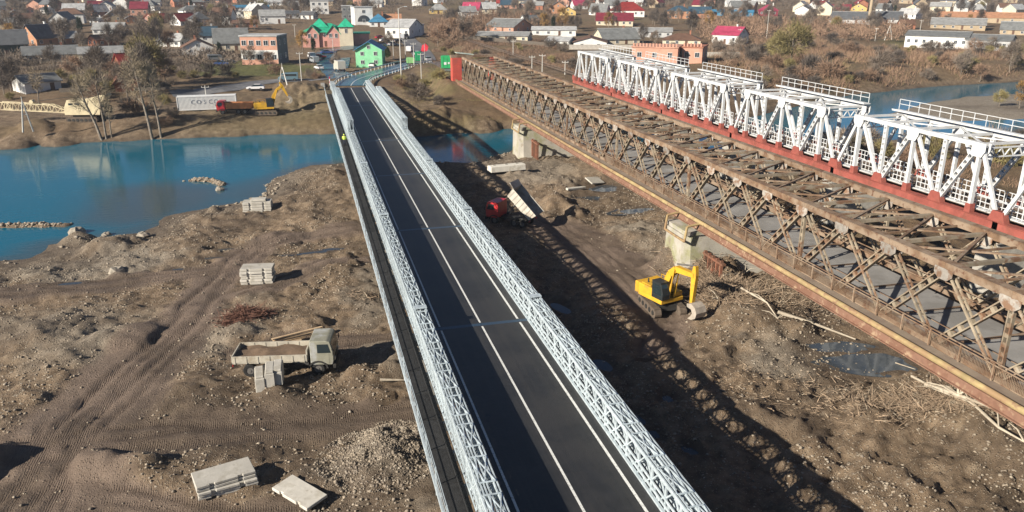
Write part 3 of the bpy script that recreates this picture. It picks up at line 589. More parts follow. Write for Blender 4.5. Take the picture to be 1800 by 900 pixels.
# yellow U loops of the pipe at the piers
for y in (69,131.5):
    b=MB(); pts=[(36.5,y-2.2,5.9),(35.2,y-2.2,5.7),(35.0,y-2.2,4.2),(35.0,y+2.2,4.2),(35.2,y+2.2,5.7),(36.5,y+2.2,5.9)]
    for p,q in zip(pts[:-1],pts[1:]): b.tube([p,q],.13,8)
    rpart(b,'pipe_loop',yel)
# railings: posts, twin handrail, pickets
b=MB(); b.bb(-.05,.05,-.05,.05,0,1.15); mp_=b.mesh('railing_post',rust)
b=MB()
for k in range(1,24): b.bb(-.012,.012,k*P5/2/24-.012,k*P5/2/24+.012,.12,1.0)
mk=b.mesh('picket_panel',rust)
for i in range(N0*2,N1*2):
    y=33.1+i*P5/2
    inst('railing_post',mp_,rb,Vector((38.05,y,5.85))-RO)
    if y<95: inst('picket_panel',mk,rb,Vector((38.05,y,5.85))-RO)
for z in (6.85,7.0):
    b=MB(); b.tube([(38.05+(z-6.85)*.6,yA,z),(38.05+(z-6.85)*.6,yB,z)],.05,6); rpart(b,'handrail',rust)
for z in (6.4,6.9):
    b=MB(); b.tube([(39.35,yA,z),(39.35,yB,z)],.035,5); rpart(b,'handrail',rust)
    b=MB(); b.tube([(45.6,yA,z),(45.6,yB,z)],.05,5); rpart(b,'handrail',rust)
pierm=M('old_pier_stone',(.42,.39,.33),.9,.2,.6,.3,c2=(.3,.29,.17),s2=.35,t2=.55,c3=(.24,.2,.15),s3=.8,t3=.64)
for y in (69.5,132,):
    b=MB(); z1=4.6; z0=-1.5
    pts0=[(35.2,-1.7),(36,-2.1),(47,-2.1),(48.4,0),(47,2.1),(36,2.1),(35.2,1.7)]
    n=len(pts0); vs=[(x,y+q*1.25,z0) for x,q in pts0]+[(x,y+q,z1) for x,q in pts0]
    b.add(vs,[tuple(range(n-1,-1,-1)),tuple(range(n,2*n))]+[(k,(k+1)%n,n+(k+1)%n,n+k) for k in range(n)]); b.bb(35.4,47.6,y-2.3,y+2.3,4.6,5.0)
    rpart(b,'pier',pierm)
    b=MB()
    for s in (-1.6,-.8,0,.8,1.6):
        b.bb(37.4,37.7,y-4.2+s,y-4.0+s,.0,3.0)
    b.bb(37.35,37.75,y-6.2,y-2.2,2.6,2.8); rpart(b,'steel_trestle',M('rust_red_steel',(.24,.1,.06),.88,.4,1.5,c2=(.16,.08,.05),s2=.8,t2=.5))
# ---------------------------------------------------------------- red gate at the town end of the old bridge
redm=M('faded_red_sheet',(.5,.085,.06),.7,.2,1.2,c2=(.36,.08,.06),s2=.5,t2=.6); palesheet=M('pale_green_sheet',(.5,.58,.5),.6,.15)
gt=empty('bridge_gate',(40,197,5.6),0,'faded red sheet metal gate hut at the far end of the rusty bridge','gate')
b=MB(); b.bb(-4.0,-1.6,-1.2,1.2,-.4,5.6); b.build('wall_panel',redm,gt,bevel=.04)
b=MB(); b.bb(5.6,7.2,-1.2,1.2,-.4,5.6); b.build('wall_panel',redm,gt,bevel=.04)
b=MB(); b.bb(-4.2,7.4,-1.1,1.1,5.62,6.2); b.build('lintel',M('rusty_steel',(1,1,1)),gt)
b=MB(); b.box((-.6,.3,6.5),(4.4,2.6,.12),ry=.12); b.build('roof_sheet',palesheet,gt)
# ---------------------------------------------------------------- white railway truss bridge on red girders
whp=M('white_steel_paint',(.6,.61,.61),.55,.14,1.5,c2=(.5,.49,.46),s2=.9,t2=.6,c3=(.36,.27,.2),s3=1.8,t3=.72,rnd=.04); redp=M('red_oxide_girder',(.31,.085,.065),.8,.3,.9,.15,c2=(.22,.07,.05),s2=.5,t2=.58)
woodm=M('sleeper_wood',(.16,.125,.095),.9,.35,1.5,.3,pos=True); railm=M('rail_steel',(.22,.17,.14),.5,.2,metal=.5)
wb=empty('railway_bridge',(63,110,0),0,'white steel truss railway bridge on red girders','bridge'); WO=Vector((63,110,0))
def wpart(b,name,mats,par=None,**k):
    o=inst(name,b.mesh(name,mats,**k),par or wb); o.location=-WO; return o
WXN,WXF=60.,65.6; WT,WBt=14.15,8.0; SP=23.6
def batt(b,a,c,wid,thx,n):
    a=Vector(a);c=Vector(c);d=(c-a).normalized();s=d.cross(Vector((1,0,0))).normalized()*(wid/2)
    b.bar(a+s,c+s,thx,.08,up=s); b.bar(a-s,c-s,thx,.08,up=s)
    for k in range(n+1):
        p=a+(c-a)*(k/n); b.bar(p-s,p+s,thx*.95,.32,up=d)
mw={}
b=MB(); b.bb(-.23,.23,-.55,17.35,-.2,.2); mw['top_chord']=b.mesh('top_chord',whp)
b=MB(); b.bb(-.18,.18,-.16,.16,WBt-.2,WT-.28); mw['post']=b.mesh('post',whp)
TN=[0,8.4,16.8]; BN=[-3.35,4.2,12.6,20.15]
def diag(y0,y1): 
    b=MB(); b.bar((0,y0,WT-.2),(0,y1,WBt+.0),.34,.24,up=(1,0,0)); return b.mesh('diagonal',whp)
def diagb(y0,y1):
    b=MB(); batt(b,(0,y0,WT-.3),(0,y1,WBt),.42,.34,9); return b.mesh('diagonal',whp)
DG=[diag(-.2,-3.2),diagb(.35,4.0),diag(8.05,4.4),diagb(8.75,12.4),diag(16.45,12.8),diag(17.0,20.0)]
b=MB(); batt(b,(0,0,WT-.25),(0,0,WBt+.1),.36,.28,10); mw['lattice_hanger']=b.mesh('lattice_hanger',whp)
b=MB(); pf=[(-.8,-.5),(-.45,-1.1),(.45,-1.1),(.8,-.5),(.8,.2),(-.8,.2)]
for x in (-.29,.265): b.ext(pf,x,x+.025,axis='x')
mw['gusset_plate']=b.mesh('gusset_plate',whp)
b=MB(); b.bb(-.3,.3,-3.7,20.5,-1.0,-.25); b.bb(-.42,.42,-3.7,20.5,-.248,-.2); b.bb(-.42,.42,-3.7,20.5,-1.05,-1.002)
mw['bottom_girder']=b.mesh('bottom_girder',redp)
b=MB(); b.ext([(-.9,-.2),(.9,-.2),(.5,.75),(-.5,.75)],-.31,.31,axis='x'); mw['foot_gusset']=b.mesh('foot_gusset',redp)
b=MB(); b.ext([(-.35,-.2),(.35,-.2),(.3,.6),(-.3,.6)],-.28,.28,axis='x'); mw['post_foot']=b.mesh('post_foot',redp)
b=MB(); b.bar((.3,0,0),(5.3,0,0),.2,.25); mw['top_strut']=b.mesh('top_strut',whp)
b=MB(); b.bar((.3,.2,0),(5.3,8.2,0),.16,.12); b.bar((5.3,.2,-.13),(.3,8.2,-.13),.16,.12); mw['lateral_brace']=b.mesh('lateral_brace',whp)
b=MB(); b.bar((.2,0,0),(5.4,0,0),.12,.14); b.bar((.2,0,-.85),(5.4,0,-.85),.12,.12)
for k in range(5): b.bar((.3+k*1.02,0,-.05),(.81+k*1.02,0,-.8),.1,.08); b.bar((.81+k*1.02,0,-.8),(1.32+k*1.02,0,-.05),.1,.08)
mw['portal_frame']=b.mesh('portal_frame',whp)
b=MB(); L=1.75
for k in range(4): b.bb(-.03,.03,k*L/3-.03,k*L/3+.03,0,1.15)
for z in (1.12,.62,.12): b.bb(-.025,.025,0,L,z-.035,z+.035)
b.bb(-.4,.4,0,L,-.12,-.02); mw['railing_panel']=b.mesh('railing_panel',whp)
b=MB(); L=18.4
for k in range(13): b.bb(-.03,.03,k*L/12-.03,k*L/12+.03,.12,1.25)
for z in (1.22,.7): b.bb(-.025,.025,0,L,z-.03,z+.03)
mw['top_railing']=b.mesh('top_railing',whp)
b=MB(); b.bb(-.45,.45,-.2,18.6,0,.12); b.bb(-.5,-.42,-.2,18.6,.121,.2); mw['top_walkway']=b.mesh('top_walkway',whp)
for k in range(-1,5):
    y0=58.4+SP*k
    for x in (WXN,WXF):
        def I(nm,y,z=0,m=None): return inst(nm,m or mw[nm],wb,Vector((x,y,z))-WO)
        I('top_chord',y0,WT); I('bottom_girder',y0,WBt)
        for t in TN: I('post',y0+t); I('gusset_plate',y0+t,WT); I('post_foot',y0+t,WBt)
        for d in DG: I('diagonal',y0,0,d)
        for q in BN: I('foot_gusset',y0+q,WBt)
        for q in BN[1:3]: I('lattice_hanger',y0+q)
        for q in (-3.,-1.1,.9,2.5,5.0,6.6,9.0,10.7,13.4,15.2,17.2,18.9):
            inst('railing_panel',mw['railing_panel'],wb,Vector((x+(1.0 if x<63 else -1.0),y0+q-.2,WBt+.15))-WO)
    for t in TN: inst('top_strut',mw['top_strut'],wb,Vector((WXN,y0+t,WT+.05))-WO)
    for t in (4.2,12.6): inst('top_strut',mw['top_strut'],wb,Vector((WXN,y0+t,WT+.05))-WO)
    for t in (0,8.4): inst('lateral_brace',mw['lateral_brace'],wb,Vector((WXN,y0+t,WT+.05))-WO)
    for t in (0,16.8): inst('portal_frame',mw['portal_frame'],wb,Vector((WXN,y0+t,WT-.35))-WO)
    inst('top_walkway',mw['top_walkway'],wb,Vector((WXF-.4,y0-.8,WT+.42))-WO); inst('top_railing',mw['top_railing'],wb,Vector((WXF+.0,y0-.7,WT+.45))-WO)
    for y in (y0-3.5,):
        b=MB(); b.bb(59,66.6,y-1.3,y+.9,-2,6.2); b.bb(58.6,67,y-1.6,y+1.2,6.2,6.8); wpart(b,'pier',conc)
ya,yb=58.4-SP-4,58.4+SP*4+21
b=MB(); n=int((yb-ya)/.56)
for k in range(n): b.box((62.8,ya+k*.56,8.05),(3.0,.24,.22))
o=wpart(b,'sleepers',woodm); tag(o,kind='stuff')
for x in (62.04,63.56):
    b=MB(); b.bb(x-.04,x+.04,ya,yb+200,8.2,8.36); wpart(b,'rail',railm)
for x in (61.0,64.7):
    b=MB(); b.bb(x-.45,x+.45,ya,yb,8.0,8.06); wpart(b,'walkway_plate',M('walk_boards',(.2,.18,.15),.9,.3,1.5,pos=True))
for x in (61.9,63.7):
    b=MB(); b.bb(x-.12,x+.12,ya,yb,7.0,7.93); wpart(b,'stringer',redp)
# ---------------------------------------------------------------- roads of the town end
wetroad_skytint=M('wet_asphalt_sky_tint',(.035,.085,.12),.25,.25,.5,.06,pos=True,c2=(.06,.125,.16),s2=.12,t2=.5,spec=.8)  # wet road, with the reflected sky's blue put into its base colour
greyroad=M('street_asphalt',(.14,.14,.145),.6,.2,.4,.1,pos=True,c2=(.2,.195,.19),s2=.2,t2=.55)
def ribbon(name,C,wd,mat,dz,zf=None,off=0,kind='structure'):
    C=[Vector((x,y,0)) for x,y in C]; pts=[]
    for k in range(len(C)-1):
        p0=C[max(k-1,0)];p1=C[k];p2=C[k+1];p3=C[min(k+2,len(C)-1)]; n=max(2,int((p2-p1).length/2.5))
        for j in range(n):
            t=j/n; pts.append(.5*((2*p1)+(p2-p0)*t+(2*p0-5*p1+4*p2-p3)*t*t+(3*p1-p0-3*p2+p3)*t**3))
    pts.append(C[-1]); vs=[];fs=[]; cl=[]
    for i,p in enumerate(pts):
        d=(pts[min(i+1,len(pts)-1)]-pts[max(i-1,0)]).normalized(); r=Vector((d.y,-d.x,0)); c=p+r*off; cl.append((c,r,d))
        NQ=7
        for s in range(NQ):
            q=c+r*((s/(NQ-1)*2-1)*wd/2); vs.append((q.x,q.y,zf(c) if zf else gz(q.x,q.y)+dz))
    NQ=7; fs=[(NQ*i+s,NQ*i+s+1,NQ*i+NQ+s+1,NQ*i+NQ+s) for i in range(len(pts)-1) for s in range(NQ-1)]
    if mat:
        b=MB(); b.add(vs,fs); o=b.build(name,mat)
        if kind: tag(o,kind=kind)
    return cl
apz=lambda c:5.0
ribbon('approach_road',AP_C[1:6],7.6,wetroad_skytint,0,apz)
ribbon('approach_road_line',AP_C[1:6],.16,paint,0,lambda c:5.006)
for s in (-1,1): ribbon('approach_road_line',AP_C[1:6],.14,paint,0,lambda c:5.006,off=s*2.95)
ribbon('town_street',AP_C[5:],7.5,greyroad,.12)
ribbon('side_street',g0([(612,140),(560,146),(500,146),(440,150),(370,158),(300,163)],3.6),6.5,greyroad,.1)
ribbon('side_street',g0([(600,140),(585,125),(575,108),(580,95),(640,88),(700,85)],4.2),7,wetroad_skytint,.12)
ribbon('car_park',g0([(585,122),(592,104)],4.4),9,wetroad_skytint,.16)
ribbon('rail_yard_road',g0([(800,128),(775,112),(755,108)],5.2),6,greyroad,.12)
# guard rails with white posts along the approach
grm=M('guard_rail_white',(.75,.75,.73),.5,.15)
for side,lab in ((-1,'white posted guard rail along the left edge of the curving approach road'),(1,'white posted guard rail along the right edge of the curving approach road')):
    cl=ribbon('x',AP_C[1:6],1,None,0,apz,off=side*4.15); t=empty('guard_rail',tuple(cl[0][0]),0,lab,'guard rail'); o=Vector(cl[0][0])
    for i,(c,r,d) in enumerate(cl):
        b=MB(); b.box((c.x-o.x,c.y-o.y,5.3),(.16,.16,1.2)); b.build('post',grm,t)
        if i<len(cl)-1:
            n=cl[i+1][0]; b=MB(); b.bar((c.x-o.x,c.y-o.y,5.72),(n.x-o.x,n.y-o.y,5.72),.06,.3); b.build('beam',galv,t)
# ---------------------------------------------------------------- buildings
COLS=dict(white=(.72,.71,.67),cream=(.62,.54,.4),grey=(.3,.3,.29),lgrey=(.45,.45,.44),dgrey=(.11,.115,.12),orange=(.45,.23,.13),salmon=(.52,.28,.2),pink=(.58,.3,.25),brick=(.36,.15,.09),brown=(.16,.09,.06),maroon=(.2,.03,.045),red=(.27,.035,.03),magenta=(.36,.05,.10),blue=(.06,.22,.36),dblue=(.035,.075,.11),green=(.03,.42,.24),lgreen=(.25,.62,.34),mint=(.32,.56,.46),yellow=(.6,.43,.16),tan=(.38,.3,.2),slate=(.18,.185,.18),teal=(.08,.3,.3),dgreen=(.03,.06,.05),wood=(.24,.09,.05))
def wallm(c): return M('wall_'+c,COLS[c],.85,.14,.5,.1,c2=tuple(k*.75 for k in COLS[c]),s2=.35,t2=.62,rnd=.07)
def roofm(c): return M('roof_'+c,COLS[c],.7 if c not in('green','blue','red','magenta','teal','maroon') else .45,.22,.7,.15,c2=tuple(k*.72 for k in COLS[c]),s2=.5,t2=.55,rnd=.1)
glass=M('window_glass',(.03,.04,.05),.15,.2,spec=.6); framem=M('window_frame',(.7,.7,.68),.6,.1); doorm=M('door_wood',(.13,.07,.045),.7,.2)
_wc={}
def window_mesh(w,h):
    k=(round(w,1),round(h,1))
    if k not in _wc:
        b=MB(); b.box((0,-.02,0),(w,.08,h),m=0)
        fr=.09
        for s in (-1,1): b.box((s*w/2,-.05,0),(fr,.1,h+fr),m=1)
        for s in (-1,1): b.box((0,-.05,s*h/2),(w,.1,fr),m=1)
        b.box((0,-.05,0),(fr*.7,.09,h),m=1)
        _wc[k]=b.mesh('window',[glass,framem])
    return _wc[k]
def gable_house(t,w,d,hw,hr,wall,roof,ov=.45,win=3,storeys=1,hip=False,chim=1,zb=0.,gwin=True,wallc2=None):
    """w along local x (ridge along x), d along y; front (camera side) is -y"""
    b=MB(); zt=zb+hw
    if hip:
        b.bb(-w/2,w/2,-d/2,d/2,zb-1.2,zt)
    else:
        vs=[(-w/2,-d/2,zb-1.2),(w/2,-d/2,zb-1.2),(w/2,d/2,zb-1.2),(-w/2,d/2,zb-1.2),(-w/2,-d/2,zt),(w/2,-d/2,zt),(w/2,d/2,zt),(-w/2,d/2,zt),(-w/2,0,zt+hr),(w/2,0,zt+hr)]
        b.add(vs,[(0,3,2,1),(0,1,5,4),(1,2,6,9,5),(2,3,7,6),(3,0,4,8,7),(4,5,9,8),(6,7,8,9)])
    b.build('wall',wallm(wall),t)
    b=MB(); e=ov; dz=hr*e/(d/2); th=.16
    if hip:
        rl=max(.1,w/2-d/2)
        for z in (0,th):
            pass
        vs=[(-w/2-e,-d/2-e,zt-.1),(w/2+e,-d/2-e,zt-.1),(w/2+e,d/2+e,zt-.1),(-w/2-e,d/2+e,zt-.1),(-rl,0,zt+hr),(rl,0,zt+hr),(-w/2-e,-d/2-e,zt-.25),(w/2+e,-d/2-e,zt-.25),(w/2+e,d/2+e,zt-.25),(-w/2-e,d/2+e,zt-.25)]
        b.add(vs,[(0,1,5,4),(1,2,5),(2,3,4,5),(3,0,4),(6,7,1,0),(7,8,2,1),(8,9,3,2),(9,6,0,3),(9,8,7,6)])
    else:
        for s in (-1,1):
            y0,z0=s*(d/2+e),zt-dz; vs=[(-w/2-e,y0,z0+.02),(w/2+e,y0,z0+.02),(w/2+e,0,zt+hr+.02),(-w/2-e,0,zt+hr+.02)]
            vs+=[(x,y,z+th) for x,y,z in vs]
            b.add(vs,BOXF)
    r=b.build('roof',roofm(roof),t)
    if not hip:
        b=MB(); b.bb(-w/2-e,w/2+e,-.14,.14,zt+hr+.1,zt+hr+.24); b.build('ridge_cap',roofm('lgrey' if roof in('grey','slate','dgrey') else roof),r)
    for k in range(chim):
        b=MB(); cx=w*(.22 if k==0 else -.25); b.bb(cx-.3,cx+.3,.3,.9,zt+hr*.55,zt+hr+.9); b.bb(cx-.38,cx+.38,.22,.98,zt+hr+.9,zt+hr+1.05); b.build('chimney',wallm('brick' if (w*7)%2<1 else 'white'),r)
    for s_ in range(storeys):
        hz=hw/storeys; z=zb+hz*(s_+.55); wh=min(1.3,hz*.45)
        for k in range(win):
            x=-w/2+w*(k+.5)/win
            if s_==0 and k==win//2 and win>1:
                b=MB(); b.box((x,-d/2-.03,zb+min(1.05,hw*.42)),(1.0,.1,min(2.1,hw*.84))); b.build('door',doorm,t)
            else: inst('window',window_mesh(1.1,wh),t,(x,-d/2-.01,z))
        if gwin:
            for sx in (-1,1):
                for k in range(2): inst('window',window_mesh(1.0,wh),t,(sx*(w/2+.01),-d/4+d/2*k,z),(0,0,sx*math.pi/2))
    if gwin and not hip and hr>2:
        for sx in (-1,1): inst('window',window_mesh(.9,1.0),t,(sx*(w/2+.01),0,zb+hw+hr*.35),(0,0,sx*math.pi/2))
def hdist(px,py,D):
    d=ray(px,py); return HC+d[2]*D/math.hypot(d[0],d[1])
PLACED=[]
def house(x0,x1,yb,ye,yr,wall,roof,label,kind='side',rot=0,d=None,win=None,group=None,storeys=1,chim=1,name='house',cat='house',ov=.45,gwin=True):
    g=gnd((x0+x1)/2,yb); k=depth(g); D=math.hypot(g[0],g[1]); az=math.atan2(g[0],g[1])
    w=(x1-x0)*k/F
    ca=abs(math.cos(math.radians(rot)))
    if d is None: d=min(11,max(6,w*.7)) if kind!='gable' else min(14,max(8,w*1.2))
    if kind=='gable': ww,dd=d,w     # ridge along view
    else: ww,dd=max(5,(w-d*abs(math.sin(math.radians(rot)))*.8)/max(.6,ca)),d
    zb=g[2]; hw=max(2.4,hdist((x0+x1)/2,ye,D)-zb); sb=(d/2 if kind!='gable' else 0.5)
    hr=max(1.2,hdist((x0+x1)/2,yr,D+sb)-zb-hw); hr=min(hr,6.5); hw=min(hw,9)
    back=dd/2 if kind!='gable' else ww/2
    c=(g[0]+math.sin(az)*back,g[1]+math.cos(az)*back)
    rz=-az+math.radians(rot)+(math.pi/2 if kind=='gable' else 0)
    t=empty(name,(c[0],c[1],zb),rz,label,cat,group); PLACED.append((c[0],c[1],max(ww,dd)*.6))
    if win is None: win=max(2,min(6,int(ww/3)))
    gable_house(t,ww,dd,hw,hr,wall,roof,ov,win,storeys,kind=='hip',chim,0,gwin)
    return t,ww,dd,hw,hr
def flat_building(x0,x1,yb,yt,wall,label,d=12,rot=0,storeys=2,win=4,roof='lgrey',name='building',cat='building',band=None):
    g=gnd((x0+x1)/2,yb); k=depth(g); D=math.hypot(g[0],g[1]); az=math.atan2(g[0],g[1]); w=(x1-x0)*k/F
    sn=abs(math.sin(math.radians(rot))); w=max(5,(w-d*sn)/max(.6,abs(math.cos(math.radians(rot)))))
    h=max(3,hdist((x0+x1)/2,yt,D)-g[2]); c=(g[0]+math.sin(az)*d/2,g[1]+math.cos(az)*d/2); PLACED.append((c[0],c[1],max(w,d)*.6))
    t=empty(name,(c[0],c[1],g[2]),-az+math.radians(rot),label,cat)
    b=MB(); b.bb(-w/2,w/2,-d/2,d/2,-1.2,h); b.build('wall',wallm(wall),t)
    b=MB(); b.bb(-w/2-.25,w/2+.25,-d/2-.25,d/2+.25,h+.003,h+.35); b.build('roof',roofm(roof),t)
    hz=h/storeys
    for s_ in range(storeys):
        for kx in range(win): inst('window',window_mesh(1.4,min(1.5,hz*.5)),t,(-w/2+w*(kx+.5)/win,-d/2-.01,hz*(s_+.55)))
        for sx in (-1,1):
            for kx in range(2): inst('window',window_mesh(1.3,min(1.5,hz*.5)),t,(sx*(w/2+.01),-d/4+d/2*kx,hz*(s_+.55)),(0,0,sx*math.pi/2))
    return t,w,d,h
# --- left side, front to back
house(32,103,163,152,131,'white','slate','low white barn with grey slate roof standing alone above the crane yard',rot=22,win=2,chim=0,gwin=False)
house(50,135,110,104,81,'cream','slate','long grey slate roof with pale ridge, left of the slanting bare trees',d=11,win=5)
house(145,215,107,100,82,'cream','grey','long low farm building with grey roof and cream wall beside it',d=9,win=4,chim=0)
house(-20,48,100,78,53,'dgreen','dgrey','big dark green barn with dark roof at the left edge',d=14,win=3,chim=0,name='barn',cat='barn')
house(46,108,82,66,43,'orange','dgrey','orange gabled house with dark roof at left',rot=35,d=9)
house(82,136,79,68,56,'orange','grey','small orange gabled cottage with grey roof tucked before the big orange house',rot=10,d=8,win=3)
house(160,206,82,73,61,'brick','brown','dark brick house with brown roof and orange gable',rot=25)
house(168,224,62,52,40,'white','grey','white house with band of windows and grey roof',rot=-15,win=5)
house(205,242,162,146,122,'wood','wood','small red wooden cottage behind the twin slanting trees',kind='gable',win=2,chim=0,gwin=False)
house(212,237,128,112,94,'wood','red','rusty red shed roof uphill of the red cottage',rot=20,win=2,chim=0,gwin=False)
house(280,332,84,74,59,'white','lgrey','white house with pale grey roof and bright gable',rot=-28)
house(322,376,98,85,70,'white','brown','brown gabled house with red trim above a white base',kind='gable',win=3)
house(354,384,84,62,47,'white','dblue','tall white house with dark blue roof',rot=0,storeys=2,d=8)
house(380,437,92,75,50,'cream','slate','cream house with steep grey slate roof',d=10,win=4)
house(257,300,42,36,24,'pink','red','pink gabled house with dark red roof',rot=35)
house(303,345,46,37,23,'white','red','white gabled house with bright red roof',rot=35)
house(232,264,28,15,3,'salmon','maroon','salmon house with wide maroon roof near the top',rot=-10,d=10)
house(158,193,20,11,2,'pink','maroon','pink house with long maroon roof near the top left',rot=5,d=10)
house(158,190,28,22,8,'salmon','lgrey','salmon walled shed with pale sloping roof',rot=30)
house(110,127,28,20,11,'white','lgrey','small white gabled house near the top left',kind='gable')
house(185,215,38,32,18,'tan','grey','tan house with pale gable peeking over trees',kind='gable')
house(-6,10,28,24,15,'orange','brown','little orange gable at the left edge',kind='gable')
house(20,33,30,26,20,'orange','grey','little orange gabled cottage at far left',kind='gable')
house(47,60,24,20,14,'pink','brown','little pink gabled cottage at far left',kind='gable')
house(77,92,24,19,13,'white','dgrey','little white gable turned to the sun at far left',rot=-40)
house(165,182,45,40,32,'white','dgrey','small house with bright white gable amid grey roofs',rot=-40)
house(222,240,42,37,28,'orange','grey','little orange gable beside a white one',kind='gable')
house(407,425,31,25,18,'white','dgrey','left of two white gables on a dark roofed row',kind='gable')
house(425,441,31,25,18,'white','dgrey','right of two white gables on a dark roofed row',kind='gable')
house(413,472,20,15,9,'white','blue','long white shed with pale blue roof near the top',d=10,chim=0)
house(408,452,50,46,36,'brick','brown','low brick barn with brown roof',d=10,chim=0)
house(330,362,24,18,10,'white','dgrey','pair of white gables under a dark roof',rot=-30)
house(366,412,24,20,11,'salmon','brown','low salmon house with rusty roof',d=9)
house(490,527,33,28,19,'white','dgrey','dark roofed white house left of the white cube building',rot=12)
house(530,558,34,28,20,'white','dgrey','white gabled house behind the green roofed hotel',rot=-25)
house(455,500,10,5,-4,'white','lgrey','grey roofed house at the top above the blue shed')
house(755,786,25,17,7,'yellow','grey','yellow house with grey hipped roof',kind='hip')
house(813,847,30,17,4,'white','magenta','white house with magenta roof',rot=-15)
# --- centre and right
house(855,933,57,48,33,'salmon','slate','orange brick hall with long grey roof',rot=-35,d=16,win=4,chim=0)
house(912,948,46,38,27,'white','slate','white gabled house with steep grey roof behind the brick hall',rot=40)
house(838,935,74,68,56,'cream','grey','long low cream shed with grey roof along the railway',rot=-12,d=10,win=6,chim=0)
house(960,1010,84,76,66,'white','lgrey','white shed with pale roof facing the railway',rot=-18,d=9,chim=0)
house(1008,1066,86,79,66,'white','brown','twin gabled white shed with brown boarding',kind='gable',chim=0,win=2)
house(935,1012,63,56,47,'white','lgrey','flat white workshop with wide window openings',d=12,win=4,chim=0)
house(1042,1122,81,71,50,'cream','slate','cream gabled house with big grey roof and dormer',rot=20,d=14,win=4)
house(1112,1180,66,60,49,'lgrey','grey','long grey roofed outbuilding behind the cream gabled house',d=9,chim=0)
house(1165,1230,82,73,58,'cream','brown','cream house with rusty brown hipped roof',kind='hip',d=11)
house(880,908,16,8,0,'salmon','dblue','salmon house with dark blue roof near the top')
house(964,998,24,14,3,'orange','dgrey','orange gabled house with dark roof near the top',kind='gable')
house(984,1012,28,22,12,'yellow','brown','yellow gabled cottage with brown roof',kind='gable')
house(1003,1032,16,9,0,'white','magenta','white house with magenta roof at the top',rot=20)
house(1036,1072,28,20,7,'white','slate','white house with broad grey roof right of the yellow cottage',rot=-20)
house(1072,1132,30,18,3,'white','red','large white house with red hipped roofs',kind='hip',d=14,storeys=1)
house(1048,1112,46,36,23,'cream','maroon','low house with wide maroon roof before the red hipped one',d=12)
house(1173,1212,34,19,10,'orange','dblue','two storey orange house with dark blue roof',kind='hip',storeys=2,d=10)
house(1210,1248,33,23,12,'brick','dblue','brick house with dark blue roof joined to the orange one',d=10)
house(1253,1312,78,61,47,'white','magenta','white house with bright crimson roof and green door near the river bushes',rot=-28,d=9)
house(1246,1271,28,25,19,'blue','blue','short blue roofed shed',d=7,chim=0)
house(1286,1323,29,25,19,'blue','blue','long blue roofed shed right of the short one',d=7,chim=0)
house(1333,1366,29,18,8,'maroon','magenta','crimson two storey house with crimson roof',kind='hip',d=10)
house(1274,1312,13,6,-3,'white','lgrey','long white house on the top edge',rot=10)
house(1322,1352,8,3,-5,'white','lgrey','small white house on the top edge',rot=-20)
house(1424,1456,16,8,2,'white','red','white house with crimson roof and pale gable',rot=30)
house(1446,1492,25,16,8,'brick','maroon','brick house with maroon roof',d=10)
house(1494,1522,20,14,6,'yellow','brown','yellow gabled house left of the tall chimney',kind='gable')
house(1460,1545,42,37,21,'lgrey','dgrey','long shed with near black roof',rot=-10,d=18,chim=0,win=6)
house(1535,1582,42,34,20,'lgrey','dgrey','second shed with near black roof, behind the tall chimney',d=16,chim=0)
house(1578,1606,52,44,35,'brick','brown','small brick house beside the black roofed sheds',rot=20)
house(1580,1618,33,24,15,'white','lgrey','white house with pale roof before the long open shed',rot=-25)
house(1640,1725,52,44,32,'tan','grey','long grey roofed barn below the open shed',d=14,chim=0,win=6)
house(1595,1700,84,64,55,'white','slate','long white warehouse with flat grey roof by the river',rot=-6,d=18,chim=0,win=8)
house(1700,1776,88,71,61,'lgrey','slate','grey metal end of the long white warehouse',rot=-6,d=18,chim=0,win=4)
house(1655,1830,40,31,22,'tan','orange','long open sided shed with rust coloured roof at top right',rot=-4,d=16,chim=0,win=8)
house(1760,1800,62,52,38,'tan','slate','grey roofed shed at the right edge behind the warehouse',d=12,chim=0)
# landmark buildings
t,w,d,h=flat_building(428,508,114,64,'salmon','two storey brick building with white middle band and flat roof',d=11,rot=-18,storeys=2,win=5,roof='lgrey')
b=MB(); b.bb(-w/2-.03,w/2+.03,-d/2-.03,d/2+.03,h*.22,h*.52); b.build('white_band',wallm('white'),t)
b=MB(); b.bb(w/2,w/2+.06,-d/2,d/2,0,h); b.build('shaded_end_wall',wallm('slate'),t)  # slate sheet puts the end wall's shade into its colour
flat_building(547,578,24,2,'white','white cube building near the top centre',d=12,storeys=2,win=3)
t,w,d,h=flat_building(618,656,46,13,'white','white building with dark arched window',d=14,rot=8,storeys=2,win=1)
b=MB(); b.ext([(3.2*math.cos(a*math.pi/12),3.2*math.sin(a*math.pi/12)) for a in range(13)],-d/2-.06,-d/2+.02,axis='y'); o=b.build('arched_window',glass,t); o.location=(0,0,h*.22)
flat_building(602,620,36,11,'slate','slate grey block left of the white arched building',d=12,storeys=2,win=2)
house(650,682,48,38,24,'white','blue','white house with bright blue hipped roof',kind='hip',d=12)
house(676,705,44,34,25,'white','orange','white house with orange roof behind the white sheds',d=12)
house(680,742,68,48,34,'white','lgrey','big white shed complex beside the town street',rot=-20,d=18,win=4,chim=0)
flat_building(708,746,62,45,'white','white box building with dark doorway',d=10,rot=-15,storeys=1,win=2)
t,w,d,h=flat_building(1110,1200,112,84,'salmon','salmon flat roofed building with crenellated parapet behind the white truss',d=14,rot=-8,storeys=1,win=3,roof='salmon')
for k in range(14):
    x=-w/2+w*(k+.5)/14
    b=MB(); b.bb(x-.25,x+.25,-d/2-.1,-d/2+.4,h+.35,h+1.3); b.build('parapet_post',wallm('salmon'),t)
t,w,d,h=flat_building(1198,1242,112,84,'salmon','open framed salmon annexe with roof posts',d=12,rot=-8,storeys=1,win=2,roof='brick')
